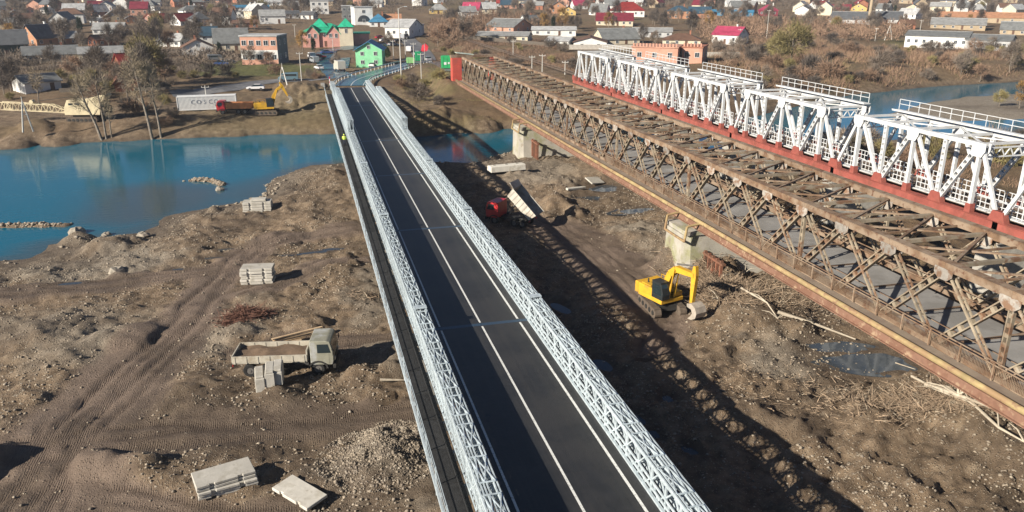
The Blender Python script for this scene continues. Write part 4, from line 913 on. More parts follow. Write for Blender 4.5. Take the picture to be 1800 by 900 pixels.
for k in range(6):
    x=-w/2+w*(k+.5)/6; b=MB(); b.bb(x-.2,x+.2,-d/2-.1,-d/2+.3,h+.35,h+1.4); b.build('parapet_post',wallm('salmon'),t)
# pink hotel with green roofs
g=gnd(575,82); k=depth(g); az=math.atan2(g[0],g[1]); s=k/F
t=empty('hotel',(g[0]+math.sin(az)*6,g[1]+math.cos(az)*6,g[2]),-az-.06,'pink hotel with bright green roofs, dormers and a corner tower','hotel'); PLACED.append((g[0],g[1]+6,20))
W_=100*s; gable_house(t,W_*.78,13,25*s,13*s,'pink','green',.6,5,2,True,0)
for cx,ww in ((-W_*.22,5.),(W_*.14,5.)):
    b=MB(); b.add([(cx-ww/2,-7.2,-1),(cx+ww/2,-7.2,-1),(cx+ww/2,-7.2,22*s),(cx,-7.2,22*s+2.9),(cx-ww/2,-7.2,22*s),(cx-ww/2,-3,-1),(cx+ww/2,-3,-1),(cx+ww/2,-3,22*s),(cx,-3,22*s+2.9),(cx-ww/2,-3,22*s)],[(0,1,2,3,4),(9,8,7,6,5),(0,5,6,1),(1,6,7,2),(2,7,8,3),(3,8,9,4),(4,9,5,0)]); b.build('gabled_bay',wallm('pink'),t)
    b=MB()
    for s_ in (-1,1): b.bar((cx+s_*(ww/2+.4),-5.2,22*s-.3),(cx,-5.2,22*s+3.15),4.8,.18,up=(0,0,1))
    b.build('bay_roof',roofm('green'),t)
    for q in (-1,1): inst('window',window_mesh(1.0,1.6),t,(cx+q*1.1,-7.22,22*s-.8))
for cx,r,hh in ((W_*.36,2.6,33*s),):
    b=MB(); b.bb(cx-r,cx+r,-7.5,-7.5+2*r,-1,hh); b.build('tower',wallm('cream'),t)
    b=MB(); e=r+.6; b.add([(cx-e,-7.5+r-e,hh),(cx+e,-7.5+r-e,hh),(cx+e,-7.5+r+e,hh),(cx-e,-7.5+r+e,hh),(cx,-7.5+r,hh+3.2)],[(3,2,1,0),(0,1,4),(1,2,4),(2,3,4),(3,0,4)]); b.build('tower_roof',roofm('green'),t)
    inst('window',window_mesh(.9,1.6),t,(cx,-7.52,hh*.8))
b=MB(); e=3.4; zc=25*s+1.6; b.add([(-W_*.1-e,-e,zc),(-W_*.1+e,-e,zc),(-W_*.1+e,e,zc),(-W_*.1-e,e,zc),(-W_*.1,0,zc+3.2)],[(3,2,1,0),(0,1,4),(1,2,4),(2,3,4),(3,0,4)]); b.build('spire_roof',roofm('green'),t)
b=MB(); b.bb(W_*.39+1.5,W_*.39+8,-3,5,-1,20*s); b.build('wing_wall',wallm('pink'),t)
b=MB(); b.bb(W_*.39+1.2,W_*.39+8.4,-3.4,5.4,20*s+.003,20*s+.4); b.build('wing_roof',roofm('green'),t)
# green house with blue roof
g=gnd(626,118); k=depth(g); az=math.atan2(g[0],g[1]); s=k/F
t=empty('green_house',(g[0]+5,g[1]+5,g[2]),-az+math.pi/2-.12,'bright green gabled house with blue roof beside the approach road','house'); PLACED.append((g[0],g[1]+5,10))
gable_house(t,11,46*s,29*s,13*s,'lgreen','blue',.6,2,2,False,0)
# fences and small structures
fm_=M('fence_concrete',(.5,.46,.4),.9,.2,1.)
def fence(p0,p1,hh,n,label,m=None,z=None):
    a=gnd(*p0); c=gnd(*p1); t=empty('fence',tuple(a),0,label,'fence'); m=m or fm_
    L=Vector(c-a)/n; bar=MB(); bar.bar((0,0,hh/2),(L.x*.985,L.y*.985,L.z+hh/2),.15,hh); me=bar.mesh('fence_panel',m)
    for k in range(n): inst('fence_panel',me,t,L*k)
fence((1000,88),(1112,88),1.8,14,'pale concrete panel fence behind the old bridge')
fence((1242,100),(1300,100),1.6,8,'pale garden wall right of the salmon building')
fence((585,76),(648,74),1.6,8,'pale green fence in front of the pink hotel',wallm('mint'))
fence((105,164),(340,161),1.0,24,'low dark fence line above the crane yard',M('dark_fence',(.12,.1,.08),.9))
fence((785,66),(1000,86),1.5,22,'low rail line fence along the railway meadow',M('dark_fence',(.12,.1,.08),.9))
LM=[(575,60,'the pink hotel'),(467,90,'the brick and white building'),(636,30,'the white arched building'),(90,95,'the long slate roofed house'),(322,35,'the red roofed white house'),(895,45,'the orange brick hall'),(1080,65,'the cream gabled house'),(1100,18,'the red hipped house'),(1195,20,'the dark blue roofed house'),(1282,62,'the crimson roofed house'),(1350,18,'the crimson house'),(1527,25,'the tall chimney'),(1680,70,'the long warehouse'),(1725,30,'the open shed'),(20,75,'the dark green barn'),(248,14,'the wide maroon roof'),(175,10,'the long maroon roof'),(440,15,'the pale blue shed'),(830,16,'the magenta roofed house'),(770,16,'the yellow hipped house'),(980,15,'the orange gabled house'),(1470,16,'the maroon roofed brick house'),(560,12,'the white cube building'),(370,62,'the dark blue roofed tall house'),(1000,70,'the white sheds'),(68,62,'the orange gabled house at left'),(1390,90,'the big olive tree'),(1765,195,'the gravel spit'),(815,105,'the red gate'),(68,150,'the white barn'),(365,180,'the white container'),(130,195,'the cream crane'),(260,170,'the olive willow'),(222,145,'the red cottage'),(1180,95,'the salmon building'),(1550,150,'the river bend'),(20,225,'the left river bank'),(740,175,'the new bridge end'),(1600,280,'the white railway bridge'),(940,110,'the meadow posts'),(900,20,'the dark blue roof at the top'),(1290,5,'the long white top edge house')]
def relate(px,py):
    m=min(LM,key=lambda q:((q[0]-px)/1.0)**2+((q[1]-py)*2.5)**2); dx,dy=px-m[0],(py-m[1])*2.5
    w=('right of ' if dx>0 else 'left of ') if abs(dx)>abs(dy) else ('in front of ' if dy>0 else 'behind ')
    return w+m[2]
# random far houses fill the rest of the town
WALLC=['white','white','cream','tan','lgrey','salmon','brick','tan','white','cream']; ROOFC=['slate','slate','grey','dgrey','brown','lgrey','slate','maroon','dgrey','grey','grey','red']
DESC={'white':'white','cream':'cream','tan':'tan','lgrey':'pale grey','salmon':'salmon','brick':'brick','orange':'orange','pink':'pink','slate':'slate grey','grey':'grey','dgrey':'dark','brown':'brown','maroon':'maroon','red':'red'}
cnt=0
for tries in range(4000):
    if cnt>=150: break
    px=R.uniform(-30,1830); py=-6+60*R.random()**1.5
    if 480<px<760 and py>14: continue
    if 760<px<900 and py>34: continue
    if px>1240 and py>30: continue
    if 900<px<1240 and py>24: continue
    g=gnd(px,py)
    if any(math.hypot(g[0]-a,(g[1]-b_)*.6)<r+4 for a,b_,r in PLACED): continue
    wl,rf=R.choice(WALLC),R.choice(ROOFC); w=R.uniform(8,14); d=R.uniform(7,9.5); PLACED.append((g[0],g[1],w*.6))
    t=empty('house',tuple(g),R.uniform(-.5,.5)+(math.pi/2 if R.random()<.4 else 0)-math.atan2(g[0],g[1]),lab:='%s%s house with %s roof %s'%('small ' if w<10 else '',DESC[wl],DESC[rf],relate(px,py)),'house','houses: '+lab)
    gable_house(t,w,d,R.uniform(2.8,5),R.uniform(2.2,3.8),wl,rf,.45,2,1,R.random()<.2,R.choice((0,1)),0,False); cnt+=1
# tall brick chimney
g=gnd(1527,42); k=depth(g); t=empty('factory_chimney',tuple(g),0,'tall slender tan chimney rising over the black roofed sheds','chimney')
b=MB(); hh=44*k/F; b.tube([(0,0,-1),(0,0,hh)],[1.1,.75],12); b.build('shaft',wallm('tan'),t); b=MB(); b.tube([(0,0,hh),(0,0,hh+.5)],.9,12); b.build('rim',wallm('brick'),t)
# ---------------------------------------------------------------- vehicles
rubber=M('tyre_rubber',(.025,.024,.023),.9,.3,2.); rimm=M('wheel_rim',(.13,.12,.11),.6,.3,3); autog=M('vehicle_glass',(.02,.03,.035),.08,.1,spec=.7); chas=M('chassis_black',(.035,.033,.03),.7,.3); lampm=M('lamp_glass',(.6,.58,.5),.2,.1); rlampm=M('rear_lamp',(.35,.02,.02),.3,.1)
dirt=M('soil_load',(.17,.115,.075),.95,.3,1.5,.5)
def wheels(t,pts,r,w,dual=()):
    for i,(x,y) in enumerate(pts):
        b=MB(); b.wheel((0,0,0),r,w,n=18); o=b.build('wheel',rubber,t,smooth=False,loc=(x,y,r))
        b=MB(); b.disc((0,0,0),r*.56,w*.8,n=14); b.disc((0,0,0),r*.2,w*1.02,n=8); b.build('rim',rimm,o)
def truck(name,loc,rz,label,cabc,bedc,L=7.4,kind='flat',tip=0.,load=True,scale=1.,axles=(1.2,4.4,5.7),cat='truck'):
    """local +x forward, front bumper at x=L/2"""
    t=empty(name,loc,rz,label,cat,scale=scale); fx=L/2; r=.52; hw=1.22
    b=MB(); b.bb(-fx+.3,fx-.3,-.42,.42,.75,1.0); b.build('chassis',chas,t)
    # cab
    b=MB(); pr=[(fx-1.75,.85),(fx-.12,.85),(fx-.02,1.2),(fx,1.75),(fx-.22,2.7),(fx-.5,2.8),(fx-1.75,2.8)]
    b.ext(pr,-hw,hw); cab=b.build('cab',cabc,t,bevel=.05)
    b=MB(); b.bar((fx+.012,0,1.85),(fx-.2,0,2.58),2.1,.03,up=(1,0,.3)); b.build('windscreen',autog,cab)
    for s in (-1,1):
        b=MB(); b.ext([(fx-1.2,1.85),(fx-.22,1.85),(fx-.4,2.55),(fx-1.2,2.55)],s*hw-.01 if s>0 else s*hw-.02,s*hw+.02 if s>0 else s*hw+.01); b.build('side_window',autog,cab)
        b=MB(); b.ext([(fx-1.35,.95),(fx-.35,.95),(fx-.35,1.78),(fx-1.35,1.78)],s*(hw+.004)-.008,s*(hw+.004)+.008); b.build('door',cabc,cab)
        b=MB(); b.box((fx+.02,s*.85,1.25),(.06,.3,.22)); b.build('headlight',lampm,t)
        b=MB(); b.bar((fx-.15,s*hw,2.1),(fx,s*(hw+.28),2.1),.03,.03); b.box((fx,s*(hw+.3),2.0),(.05,.16,.4)); b.build('mirror',chas,t)
        b=MB(); n=8; b.ext([(fx-1.2+.75*math.cos(a*math.pi/n),.6+.62*math.sin(a*math.pi/n)) for a in range(n+1)]+[(fx-1.2+.62*math.cos(a*math.pi/n),.6+.5*math.sin(a*math.pi/n)) for a in range(n,-1,-1)],s*hw-.12 if s>0 else s*hw-.05,s*hw+.05 if s>0 else s*hw+.12); b.build('mudguard',chas,t)
    b=MB(); b.bb(fx-.1,fx+.12,-1.2,1.2,.55,.88); b.build('bumper',chas,t,bevel=.03)
    b=MB(); b.bb(fx,fx+.03,-.6,.6,1.05,1.5); b.build('grille',chas,cab)
    b=MB(); b.tube([(fx-2.3,-.95,.9),(fx-1.9,-.95,.9)],.3,10); b.build('fuel_tank',chas,t)
    # bed
    x1=fx-2.0; x0=-fx; ln=x1-x0
    bed=empty('bed_pivot',(0,0,0)) if False else None
    b=MB(); z0=1.15
    if kind=='flat':
        b.bb(0,ln,-1.25,1.25,0,.12); hs=.62
        for s in (-1,1): b.bb(0,ln,s*1.25-.04,s*1.25+.04,.1,hs)
        b.bb(-.04,.04,-1.25,1.25,.1,hs); b.bb(ln-.05,ln+.05,-1.25,1.25,.1,hs+.35)
    else:
        hs=1.15; b.ext([(0,0),(ln,0),(ln+.15,hs+.1),(-.25,hs)],-1.22,-1.14); b.ext([(0,0),(ln,0),(ln+.15,hs+.1),(-.25,hs)],1.14,1.22); b.bb(0,ln,-1.14,1.14,0,.1)
        b.ext([(ln-.04,0),(ln+.04,0),(ln+.19,hs+.15),(ln+.1,hs+.15)],-1.22,1.22)
        if not tip: b.ext([(-.02,.05),(.06,.05),(-.17,hs),(-.25,hs)],-1.14,1.14)
        b.ext([(ln+.1,hs+.12),(ln+.18,hs+.12),(ln+.95,hs+.22),(ln+.95,hs+.28)],-1.15,1.15)
    o=b.build('bed',bedc,t,loc=(x0,0,z0),rot=(0,-tip,0))
    nr=7
    for s in (-1,1):
        for k in range(nr):
            b=MB(); x=.2+(ln-.4)*k/(nr-1); b.bb(x-.04,x+.04,s*(1.25 if kind=='flat' else 1.22)-.07,s*(1.25 if kind=='flat' else 1.22)+.07,.02,hs-.03); b.build('side_rib',bedc,o)
    if load and not tip:
        n=9;m=6; vs=[];
        for i in range(n):
            for j in range(m): vs.append((.1+(ln-.2)*i/(n-1),-1.15+2.3*j/(m-1),(.38 if kind=='flat' else .7)+.12*math.sin(i*1.7+j)+.1*math.cos(j*2.1)))
        b=MB(); b.add(vs,[(i*m+j,(i+1)*m+j,(i+1)*m+j+1,i*m+j+1) for i in range(n-1) for j in range(m-1)]); b.build('soil_load',dirt,o,smooth=True)
    if tip:
        b=MB(); b.tube([(x1-.6,0,1.0),(x0+(ln-1.0)*math.cos(tip),0,z0+(ln-1.0)*math.sin(tip))],.1,8); b.build('lift_ram',rimm,t)
    ax=[fx-a for a in axles]; wheels(t,[(x,s*1.02) for x in ax for s in (-1,1)],r,.36)
    for s in (-1,1):
        b=MB(); b.box((-fx-.03,s*1.0,.95),(.05,.3,.14)); b.build('rear_lamp',rlampm,t)
    return t
def excavator(loc,rz,label,scale=1.,turn=0.,boom=None,stick=None,buck=None,cabc=None):
    """tracks along local x; house turned by turn"""
    ye=M('excavator_yellow',(.64,.36,.03),.5,.18,1.2,c2=(.42,.24,.05),s2=.9,t2=.63); steel=M('bare_bucket_steel',(.38,.33,.27),.7,.3,2); trk=M('muddy_track',(.13,.1,.075),.9,.35,2,.4); ck=M('cab_black',(.025,.03,.032),.4,.2)
    t=empty('excavator',loc,rz,label,'excavator',scale=scale)
    for s in (-1,1):
        b=MB(); n=7; pr=[(1.75+.42*math.cos(a),.42+.42*math.sin(a)) for a in np.linspace(-math.pi/2,math.pi/2,n)]+[(-1.75+.42*math.cos(a),.42+.42*math.sin(a)) for a in np.linspace(math.pi/2,3*math.pi/2,n)]
        b.ext(pr,s*1.2-.3,s*1.2+.3); o=b.build('track',trk,t)
        b=MB()
        for k in range(17):
            x=-1.85+k*.231; b.box((x,s*1.2,.86),(.12,.62,.06)); b.box((x,s*1.2,-.01),(.12,.62,.05))
        b.build('track_shoes',trk,o); tag(o.children[0],kind='stuff')
        for x in (-1.6,-.8,0,.8,1.6):
            b=MB(); b.disc((x,s*1.53,.42),.22,.08,n=10); b.build('roller',chas,o)
    b=MB(); b.bb(-1.3,1.3,-.95,.95,.35,.9); b.tube([(0,0,.9),(0,0,1.1)],.7,16); b.build('undercarriage',chas,t)
    def rot(p): 
        c,s=math.cos(turn),math.sin(turn); return (p[0]*c-p[1]*s,p[0]*s+p[1]*c,p[2])
    def put(b,name,mat,parent=t,bevel=0,smooth=False):
        b.v=[rot(p) for p in b.v]; return b.build(name,mat,parent,bevel=bevel,smooth=smooth)
    b=MB(); b.bb(-1.9,1.35,-1.3,1.3,1.12,1.5); b.ext([(-1.9,1.5),(.1,1.5),(.1,2.25),(-1.9,2.3)],-1.3,1.3); b.bb(.1,1.2,.45,1.3,1.5,1.95); h=put(b,'house',ye,bevel=.05)
    b=MB(); n=8; b.ext([(-1.9,-1.3),(-1.9,1.3)]+[(-2.55+.25*math.cos(a),1.3*math.cos(a/1.0) if 0 else 1.3-2.6*k/n) for k,a in enumerate(np.linspace(.8,-.8,n+1))],1.25,2.32,axis='z'); put(b,'counterweight',ye,bevel=.06)
    b=MB(); b.ext([(-.05,1.5),(1.4,1.5),(1.45,2.1),(1.15,3.05),(-.05,3.05)],-1.3,-.38); cb=put(b,'cab',ck,bevel=.05)
    b=MB(); b.ext([(.15,1.95),(1.25,1.95),(1.05,2.85),(.15,2.85)],-1.32,-1.295); put(b,'side_window',autog,cb)
    b=MB(); b.bar((1.44,-.84,2.0),(1.18,-.84,2.95),.75,.03,up=(1,0,.2)); put(b,'windscreen',autog,cb)
    b=MB(); b.bb(-.05,1.15,-1.32,-.36,3.052,3.12); put(b,'cab_roof',ck,cb)
    for y in (-.8,.6):
        b=MB(); b.bb(-1.6,-.4,y-.3,y+.3,2.3,2.38); put(b,'engine_hatch',ye,h)
    b=MB(); b.tube([(-1.2,-.7,2.3),(-1.2,-.7,2.75)],.07,8); put(b,'exhaust',chas,h)
    for k in range(4):
        b=MB(); b.bar((-1.7+k*.5,1.26,2.3),(-1.7+k*.5,1.26,2.65),.04,.04); put(b,'handrail_post',ye,h)
    b=MB(); b.bar((-1.7,1.26,2.65),(-.2,1.26,2.65),.04,.04); put(b,'handrail',ye,h)
    bm=boom; 
    b=MB(); prof=bm
    for i in range(len(prof)-1):
        (x0,z0,w0),(x1,z1,w1)=prof[i],prof[i+1]; d=Vector((x1-x0,0,z1-z0)).normalized(); nrm=Vector((-d.z,0,d.x))
        p=[Vector((x0,0,z0))+nrm*w0/2,Vector((x0,0,z0))-nrm*w0/2,Vector((x1,0,z1))-nrm*w1/2,Vector((x1,0,z1))+nrm*w1/2]
        b.ext([(q.x,q.z) for q in p],-.26,.2)
    bo=put(b,'boom',ye)
    for y in (-.34,.28):
        b=MB(); mx=prof[len(prof)//2]; b.tube([(1.2,y,1.55),((1.2+mx[0])/2,y,(1.55+mx[1])/2)],.1,8); b.tube([((1.2+mx[0])/2,y,(1.55+mx[1])/2),(mx[0],y,mx[1])],.06,8); put(b,'boom_ram',ye,bo)
    (sx0,sz0),(sx1,sz1)=stick; b=MB(); d=Vector((sx1-sx0,0,sz1-sz0)).normalized(); e=Vector((sx0,0,sz0))-d*.8; nrm=Vector((-d.z,0,d.x))
    pts=[e+nrm*.12,e-nrm*.12,Vector((sx0,0,sz0))-nrm*.3,Vector((sx1,0,sz1))-nrm*.13,Vector((sx1,0,sz1))+nrm*.13,Vector((sx0,0,sz0))+nrm*.28]
    b.ext([(q.x,q.z) for q in pts],-.2,.14); st=put(b,'stick',ye)
    b=MB(); m2=prof[-2]; b.tube([(m2[0],-.03,m2[1]+.45),(e.x,-.03,e.z)],.08,8); put(b,'stick_ram',rimm,st)
    b=MB(); q=Vector((sx1,0,sz1)); a0=buck; c,s=math.cos(a0),math.sin(a0)
    pr=[(0,.12),(.55,.2),(1.0,-.1),(1.15,-.6),(.95,-1.05),(.45,-1.25),(.0,-1.2),(.35,-.95),(.6,-.65),(.5,-.3),(0,-.15)]
    pr=[(q.x+x*c-z*s,q.z+x*s+z*c) for x,z in pr]; b.ext(pr,-.62,.55); bk=put(b,'bucket',steel)
    return t
# khaki flatbed truck among the gravel
khk=M('cab_khaki',(.27,.26,.2),.6,.2,1.5,c2=(.38,.38,.36),s2=.8,t2=.55); bedw=M('bed_pale_boards',(.46,.42,.34),.8,.25,1.4,c2=(.32,.27,.2),s2=.9,t2=.6); redc=M('cab_red',(.5,.03,.035),.4,.15,1.5,coat=.3); beds=M('bed_sand',(.5,.42,.32),.7,.2,1.); bedo=M('bed_orange',(.5,.2,.08),.6,.2,1.)
p0=at(430,660); p1=at(583,655); a=math.atan2(p1[1]-p0[1],p1[0]-p0[0]); c=(p0+p1)/2
truck('flatbed_truck',(c[0],c[1]+.7,gz(c[0],c[1]+.7)+.05),a,'khaki cabbed truck with pale drop-side bed parked on the gravel left of the bridge',khk,bedw,L=7.5,kind='flat',axles=(1.25,5.0,6.3))
hd_=np.array([-.75,.66,0]); c=at(940,402)+hd_*3.1; a=math.atan2(.66,-.75)
truck('dump_truck',(c[0],c[1]+.4,gz(c[0],c[1]+.4)+.05),a,'red cabbed tipper with raised pale bed half in the bridge shadow',redc,M('bed_white',(.52,.49,.42),.75,.25,1.,c2=(.36,.31,.25),s2=.8,t2=.58),L=5.9,kind='tip',tip=.75,cat='truck',axles=(1.25,3.9,5.0))
p1=gnd(388,202); p0=gnd(440,202); a=math.atan2(p1[1]-p0[1],p1[0]-p0[0]); c=(p0+p1)/2
truck('dump_truck',(c[0],c[1]+1,gz(c[0],c[1]+1)),a,'red cabbed dump truck with orange bed in front of the white container',redc,bedo,L=7.2,kind='tip',load=True)
# near excavator
tb=at(1150,548); hd=math.atan2(-.80,.36)
c=at(1166,546)
excavator((c[0],c[1]+.4,gz(c[0],c[1]+.4)+.02),math.atan2(*(np.array(at(1160,550))-np.array(at(1124,514)))[[1,0]]),'yellow crawler excavator with arm bent down, digging beside the old bridge pier',turn=.32,boom=[(.1,1.6,.5),(1.0,3.8,.62),(1.7,4.45,.55),(3.95,4.55,.36)],stick=[(3.95,4.6),(3.85,1.9)],buck=.15,scale=1.0)
# far excavator
c=gnd(470,202); 
excavator((c[0],c[1]+1,gz(c[0],c[1]+1)),-YAW+.1,'yellow excavator with raised arm beside the red and orange dump truck',turn=.2,boom=[(.9,1.6,.5),(1.4,3.3,.6),(2.2,4.6,.5),(3.1,5.3,.36)],stick=[(3.1,5.3),(4.1,3.3)],buck=-.5,scale=1.1)
# crawler crane
cr=M('crane_cream',(.66,.56,.36),.6,.18,.8,c2=(.5,.4,.26),s2=.5,t2=.6)
p0=gnd(45,212); p1=gnd(180,208); c=gnd(150,213); a=math.atan2(p1[1]-p0[1],p1[0]-p0[0])
t=empty('crawler_crane',(c[0],c[1]+1,gz(c[0],c[1]+1)),a,'cream crawler crane with its lattice boom lowered to the left','crane',scale=1.12)
for s in (-1,1):
    b=MB(); pr=[(2.3+.45*math.cos(q),.45+.45*math.sin(q)) for q in np.linspace(-math.pi/2,math.pi/2,7)]+[(-2.3+.45*math.cos(q),.45+.45*math.sin(q)) for q in np.linspace(math.pi/2,3*math.pi/2,7)]
    b.ext(pr,s*1.4-.35,s*1.4+.35); o=b.build('track',M('muddy_track',(.1,.1,.1)),t)
    for x in np.linspace(-2.2,2.2,7): b=MB(); b.disc((x,s*1.78,.4),.26,.08,n=10); b.build('roller',chas,o)
b=MB(); b.bb(-1.8,1.8,-1.,1.,.5,1.2); b.build('undercarriage',chas,t)
b=MB(); b.ext([(-2.9,1.25),(3.3,1.25),(3.5,2.6),(3.5,3.5),(.6,3.9),(-2.2,3.9),(-2.9,2.4)],-1.5,1.5); hs=b.build('house',cr,t,bevel=.05)
b=MB(); b.ext([(.5,3.9),(4.4,4.9),(4.6,4.5),(3.5,3.3),(.6,3.5)],-1.4,1.4); b.build('engine_cover',cr,hs)
for x in (-1.6,-.5): b=MB(); b.box((x,-1.52,3.2),(.75,.05,.35)); b.build('side_window',autog,hs)
b=MB(); b.box((-2.62,0,3.2),(.05,2.,.7),ry=.45); b.build('windscreen',autog,hs)
b=MB(); b.bb(3.5,4.2,-1.5,1.5,1.3,2.6); b.build('counterweight',chas,t)
bl=12.5; bt=empty('x') if False else None
def latbox(b,x0,x1,z0,z1,h0,h1,wd,n,r=.07):
    L=[]
    for sy in (-1,1):
        for k in (0,1):
            a_=(x0,sy*wd/2,z0+k*h0); c_=(x1,sy*wd/2,z1+k*h1); b.bar(a_,c_,r*1.6,r*1.6)
    for i in range(n):
        f0,f1=i/n,(i+1)/n; X0,X1=x0+(x1-x0)*f0,x0+(x1-x0)*f1; Z0,Z1=z0+(z1-z0)*f0,z0+(z1-z0)*f1; H0,H1=h0+(h1-h0)*f0,h0+(h1-h0)*f1
        for sy in (-1,1):
            b.bar((X0,sy*wd/2,Z0),((X0+X1)/2,sy*wd/2,(Z0+Z1)/2+(H0+H1)/2),r,r); b.bar(((X0+X1)/2,sy*wd/2,(Z0+Z1)/2+(H0+H1)/2),(X1,sy*wd/2,Z1),r,r)
        b.bar((X0,-wd/2,Z0),(X1,wd/2,Z1),r,r); b.bar((X0,-wd/2,Z0+H0),(X1,wd/2,Z1+H1),r,r)
b=MB(); latbox(b,-2.6,-5.5,1.5,1.7,.3,1.25,1.1,3,.09); latbox(b,-5.5,-14.5,1.7,2.2,1.25,1.3,1.1,9,.09); b.build('lattice_boom',cr,t)
b=MB(); b.bar((-1.2,.3,4.4),(-9,.3,3.5),.05,.05); b.bar((-1.2,-.3,4.4),(-9,-.3,3.5),.05,.05); b.bar((-1.5,0,3.7),(-1.1,0,4.6),.3,.15); b.build('boom_stay',chas,t)
b=MB(); b.tube([(-9,-.4,3.5),(-9,.4,3.5)],.35,10); b.build('winch_drum',cr,t)
# white shipping container with lettering
p0=gnd(313,196); p1=gnd(416,192); a=math.atan2(p1[1]-p0[1],p1[0]-p0[0]); Lc=np.linalg.norm(p1-p0); c=(p0+p1)/2
cw=M('container_white',(.72,.72,.7),.6,.1,.8,c2=(.55,.53,.49),s2=.5,t2=.63)
t=empty('shipping_container',(c[0],c[1]+1.3,gz(c[0],c[1])+.15),a,'long white shipping container with dark capital lettering on the far bank','container'); hc=2.9; dd=2.44
b=MB(); b.bb(-Lc/2,Lc/2,-dd/2,dd/2,0,hc)
o=b.build('body',cw,t)
nb=46; cm=MB(); cm.box((0,0,0),(Lc/nb*.45,.06,hc-.5)); me=cm.mesh('wall_rib',cw)
for k in range(nb): inst('wall_rib',me,o,(-Lc/2+Lc*(k+.5)/nb,-dd/2-.005,hc/2))
for x in (-Lc/2,Lc/2):
    for y in (-dd/2,dd/2): b=MB(); b.box((x,y,hc/2),(.16,.16,hc+.06)); b.build('corner_post',cw,t)
b=MB(); b.box((0,-dd/2-.03,hc-.08),(Lc,.1,.16)); b.box((0,-dd/2-.03,.08),(Lc,.1,.16)); b.build('side_rail',cw,t)
letm=M('letter_grey',(.16,.18,.22),.7,.1)
def text(s,size,parent,loc,rot,mat,name='lettering'):
    cu=bpy.data.curves.new('txt','FONT'); cu.body=s; cu.size=size; cu.extrude=.006; cu.align_x='CENTER'; cu.align_y='CENTER'
    o=bpy.data.objects.new('txt',cu); link(o); dg=bpy.context.evaluated_depsgraph_get(); me=bpy.data.meshes.new_from_object(o.evaluated_get(dg)); bpy.data.objects.remove(o); me.materials.clear(); me.materials.append(mat)
    return inst(name,me,parent,loc,rot)
LS=at(333,172,3)
for ch,px in zip('COSCO',(341,351,361,371.5,381)):
    f=(px-313)/(416-313); text(ch,1.25,o,(-Lc/2+Lc*f,-dd/2-.05,hc*.56),(math.pi/2,0,0),letm,'letter')
# cars
_cars={}
def car(px,py,rz,color,label,kind='car',group=None,on=None):
    g=on if on is not None else gnd(px,py); key=(color,kind)
    z=gz(g[0],g[1])+.12
    mt=M('car_'+'_'.join('%.2f'%k for k in color),color,.3,.08,1.,coat=.5)
    t=empty({'car':'parked_car','van':'van','box':'box_truck'}[kind],(g[0],g[1],z),rz,label,{'car':'car','van':'van','box':'truck'}[kind],group)
    if kind=='car':
        L,Wd=4.4,.88; b=MB(); b.ext([(-2.2,.35),(2.2,.35),(2.22,.7),(1.9,.85),(1.0,.93),(-1.9,.98),(-2.2,.85)],-Wd,Wd); body=b.build('body',mt,t,bevel=.07)
        b=MB(); vs=[(-1.75,-.8,.95),(1.1,-.8,.92),(1.1,.8,.92),(-1.75,.8,.95),(-1.15,-.62,1.42),(.3,-.62,1.44),(.3,.62,1.44),(-1.15,.62,1.42)]; b.add(vs,BOXF); b.build('cabin_glass',autog,t)
        b=MB(); b.bb(-1.2,.33,-.63,.63,1.43,1.48); b.build('roof',mt,t); wx=[1.35,-1.35]; r=.32
    elif kind=='van':
        b=MB(); b.ext([(-2.6,.4),(2.5,.4),(2.55,.9),(2.2,1.15),(1.4,1.95),(1.1,2.1),(-2.6,2.1)],-.95,.95); b.build('body',mt,t,bevel=.07)
        for s in (-1,1): b=MB(); b.ext([(-2.2,1.3),(1.5,1.3),(1.2,1.85),(-2.2,1.85)],s*.955-.01,s*.955+.01); b.build('side_window',autog,t)
        b=MB(); b.bar((2.2,0,1.2),(1.43,0,1.95),1.6,.03,up=(1,0,1)); b.build('windscreen',autog,t); wx=[1.7,-1.6]; r=.36
    else:
        b=MB(); b.bb(-3.2,1.2,-1.15,1.15,.9,3.2); b.build('box_body',mt,t,bevel=.05); b=MB(); b.ext([(1.3,.5),(2.9,.5),(2.9,1.3),(2.5,2.3),(1.3,2.4)],-1.05,1.05); b.build('cab',mt,t,bevel=.06)
        b=MB(); b.bar((2.87,0,1.4),(2.55,0,2.2),1.9,.03,up=(1,0,.3)); b.build('windscreen',autog,t); b=MB(); b.bb(-3.1,2.6,-.4,.4,.5,.88); b.build('chassis',chas,t); wx=[2.1,-2.0]; r=.42
    wheels(t,[(x,s*(.8 if kind=='car' else .9)) for x in wx for s in (-1,1)],r,.22)
    for s in (-1,1):
        fx={'car':2.2,'van':2.53,'box':2.9}[kind]; b=MB(); b.box((fx,s*.62,.7),(.06,.32,.16)); b.build('headlight',lampm,t)
        rx={'car':-2.2,'van':-2.6,'box':-3.2}[kind]; b=MB(); b.box((rx,s*.65,.8 if kind!='box' else 1.),(.05,.25,.16)); b.build('tail_light',rlampm,t)
    return t
WH=(.75,.75,.75);SV=(.35,.37,.39);BK=(.02,.022,.025);BL=(.04,.09,.26);RD=(.35,.02,.03);GR=(.12,.13,.14);TE=(.12,.2,.24)
car(450,158,math.pi-.1,WH,'white car on the street behind the far excavator')
car(507,141,math.pi-.05,TE,'blue grey van on the side street below the grass verge','van')
car(548,103,1.75,WH,'white van at the head of the parked line left of the car park','van')
car(553,113,1.8,SV,'silver van in the parked line left of the car park','van')
car(561,124,1.85,WH,'white car at the near end of the parked line')
car(562,103,.3,RD,'dark red car parked in front of the pink hotel')
car(575,96,.2,BL,'dark blue car parked behind the dark red one')
car(597,126,1.75,(.6,.57,.48),'cream box truck seen from behind beside the green house','box')
car(390,116,-.05,BL,'blue car under the lean-to on the grass')
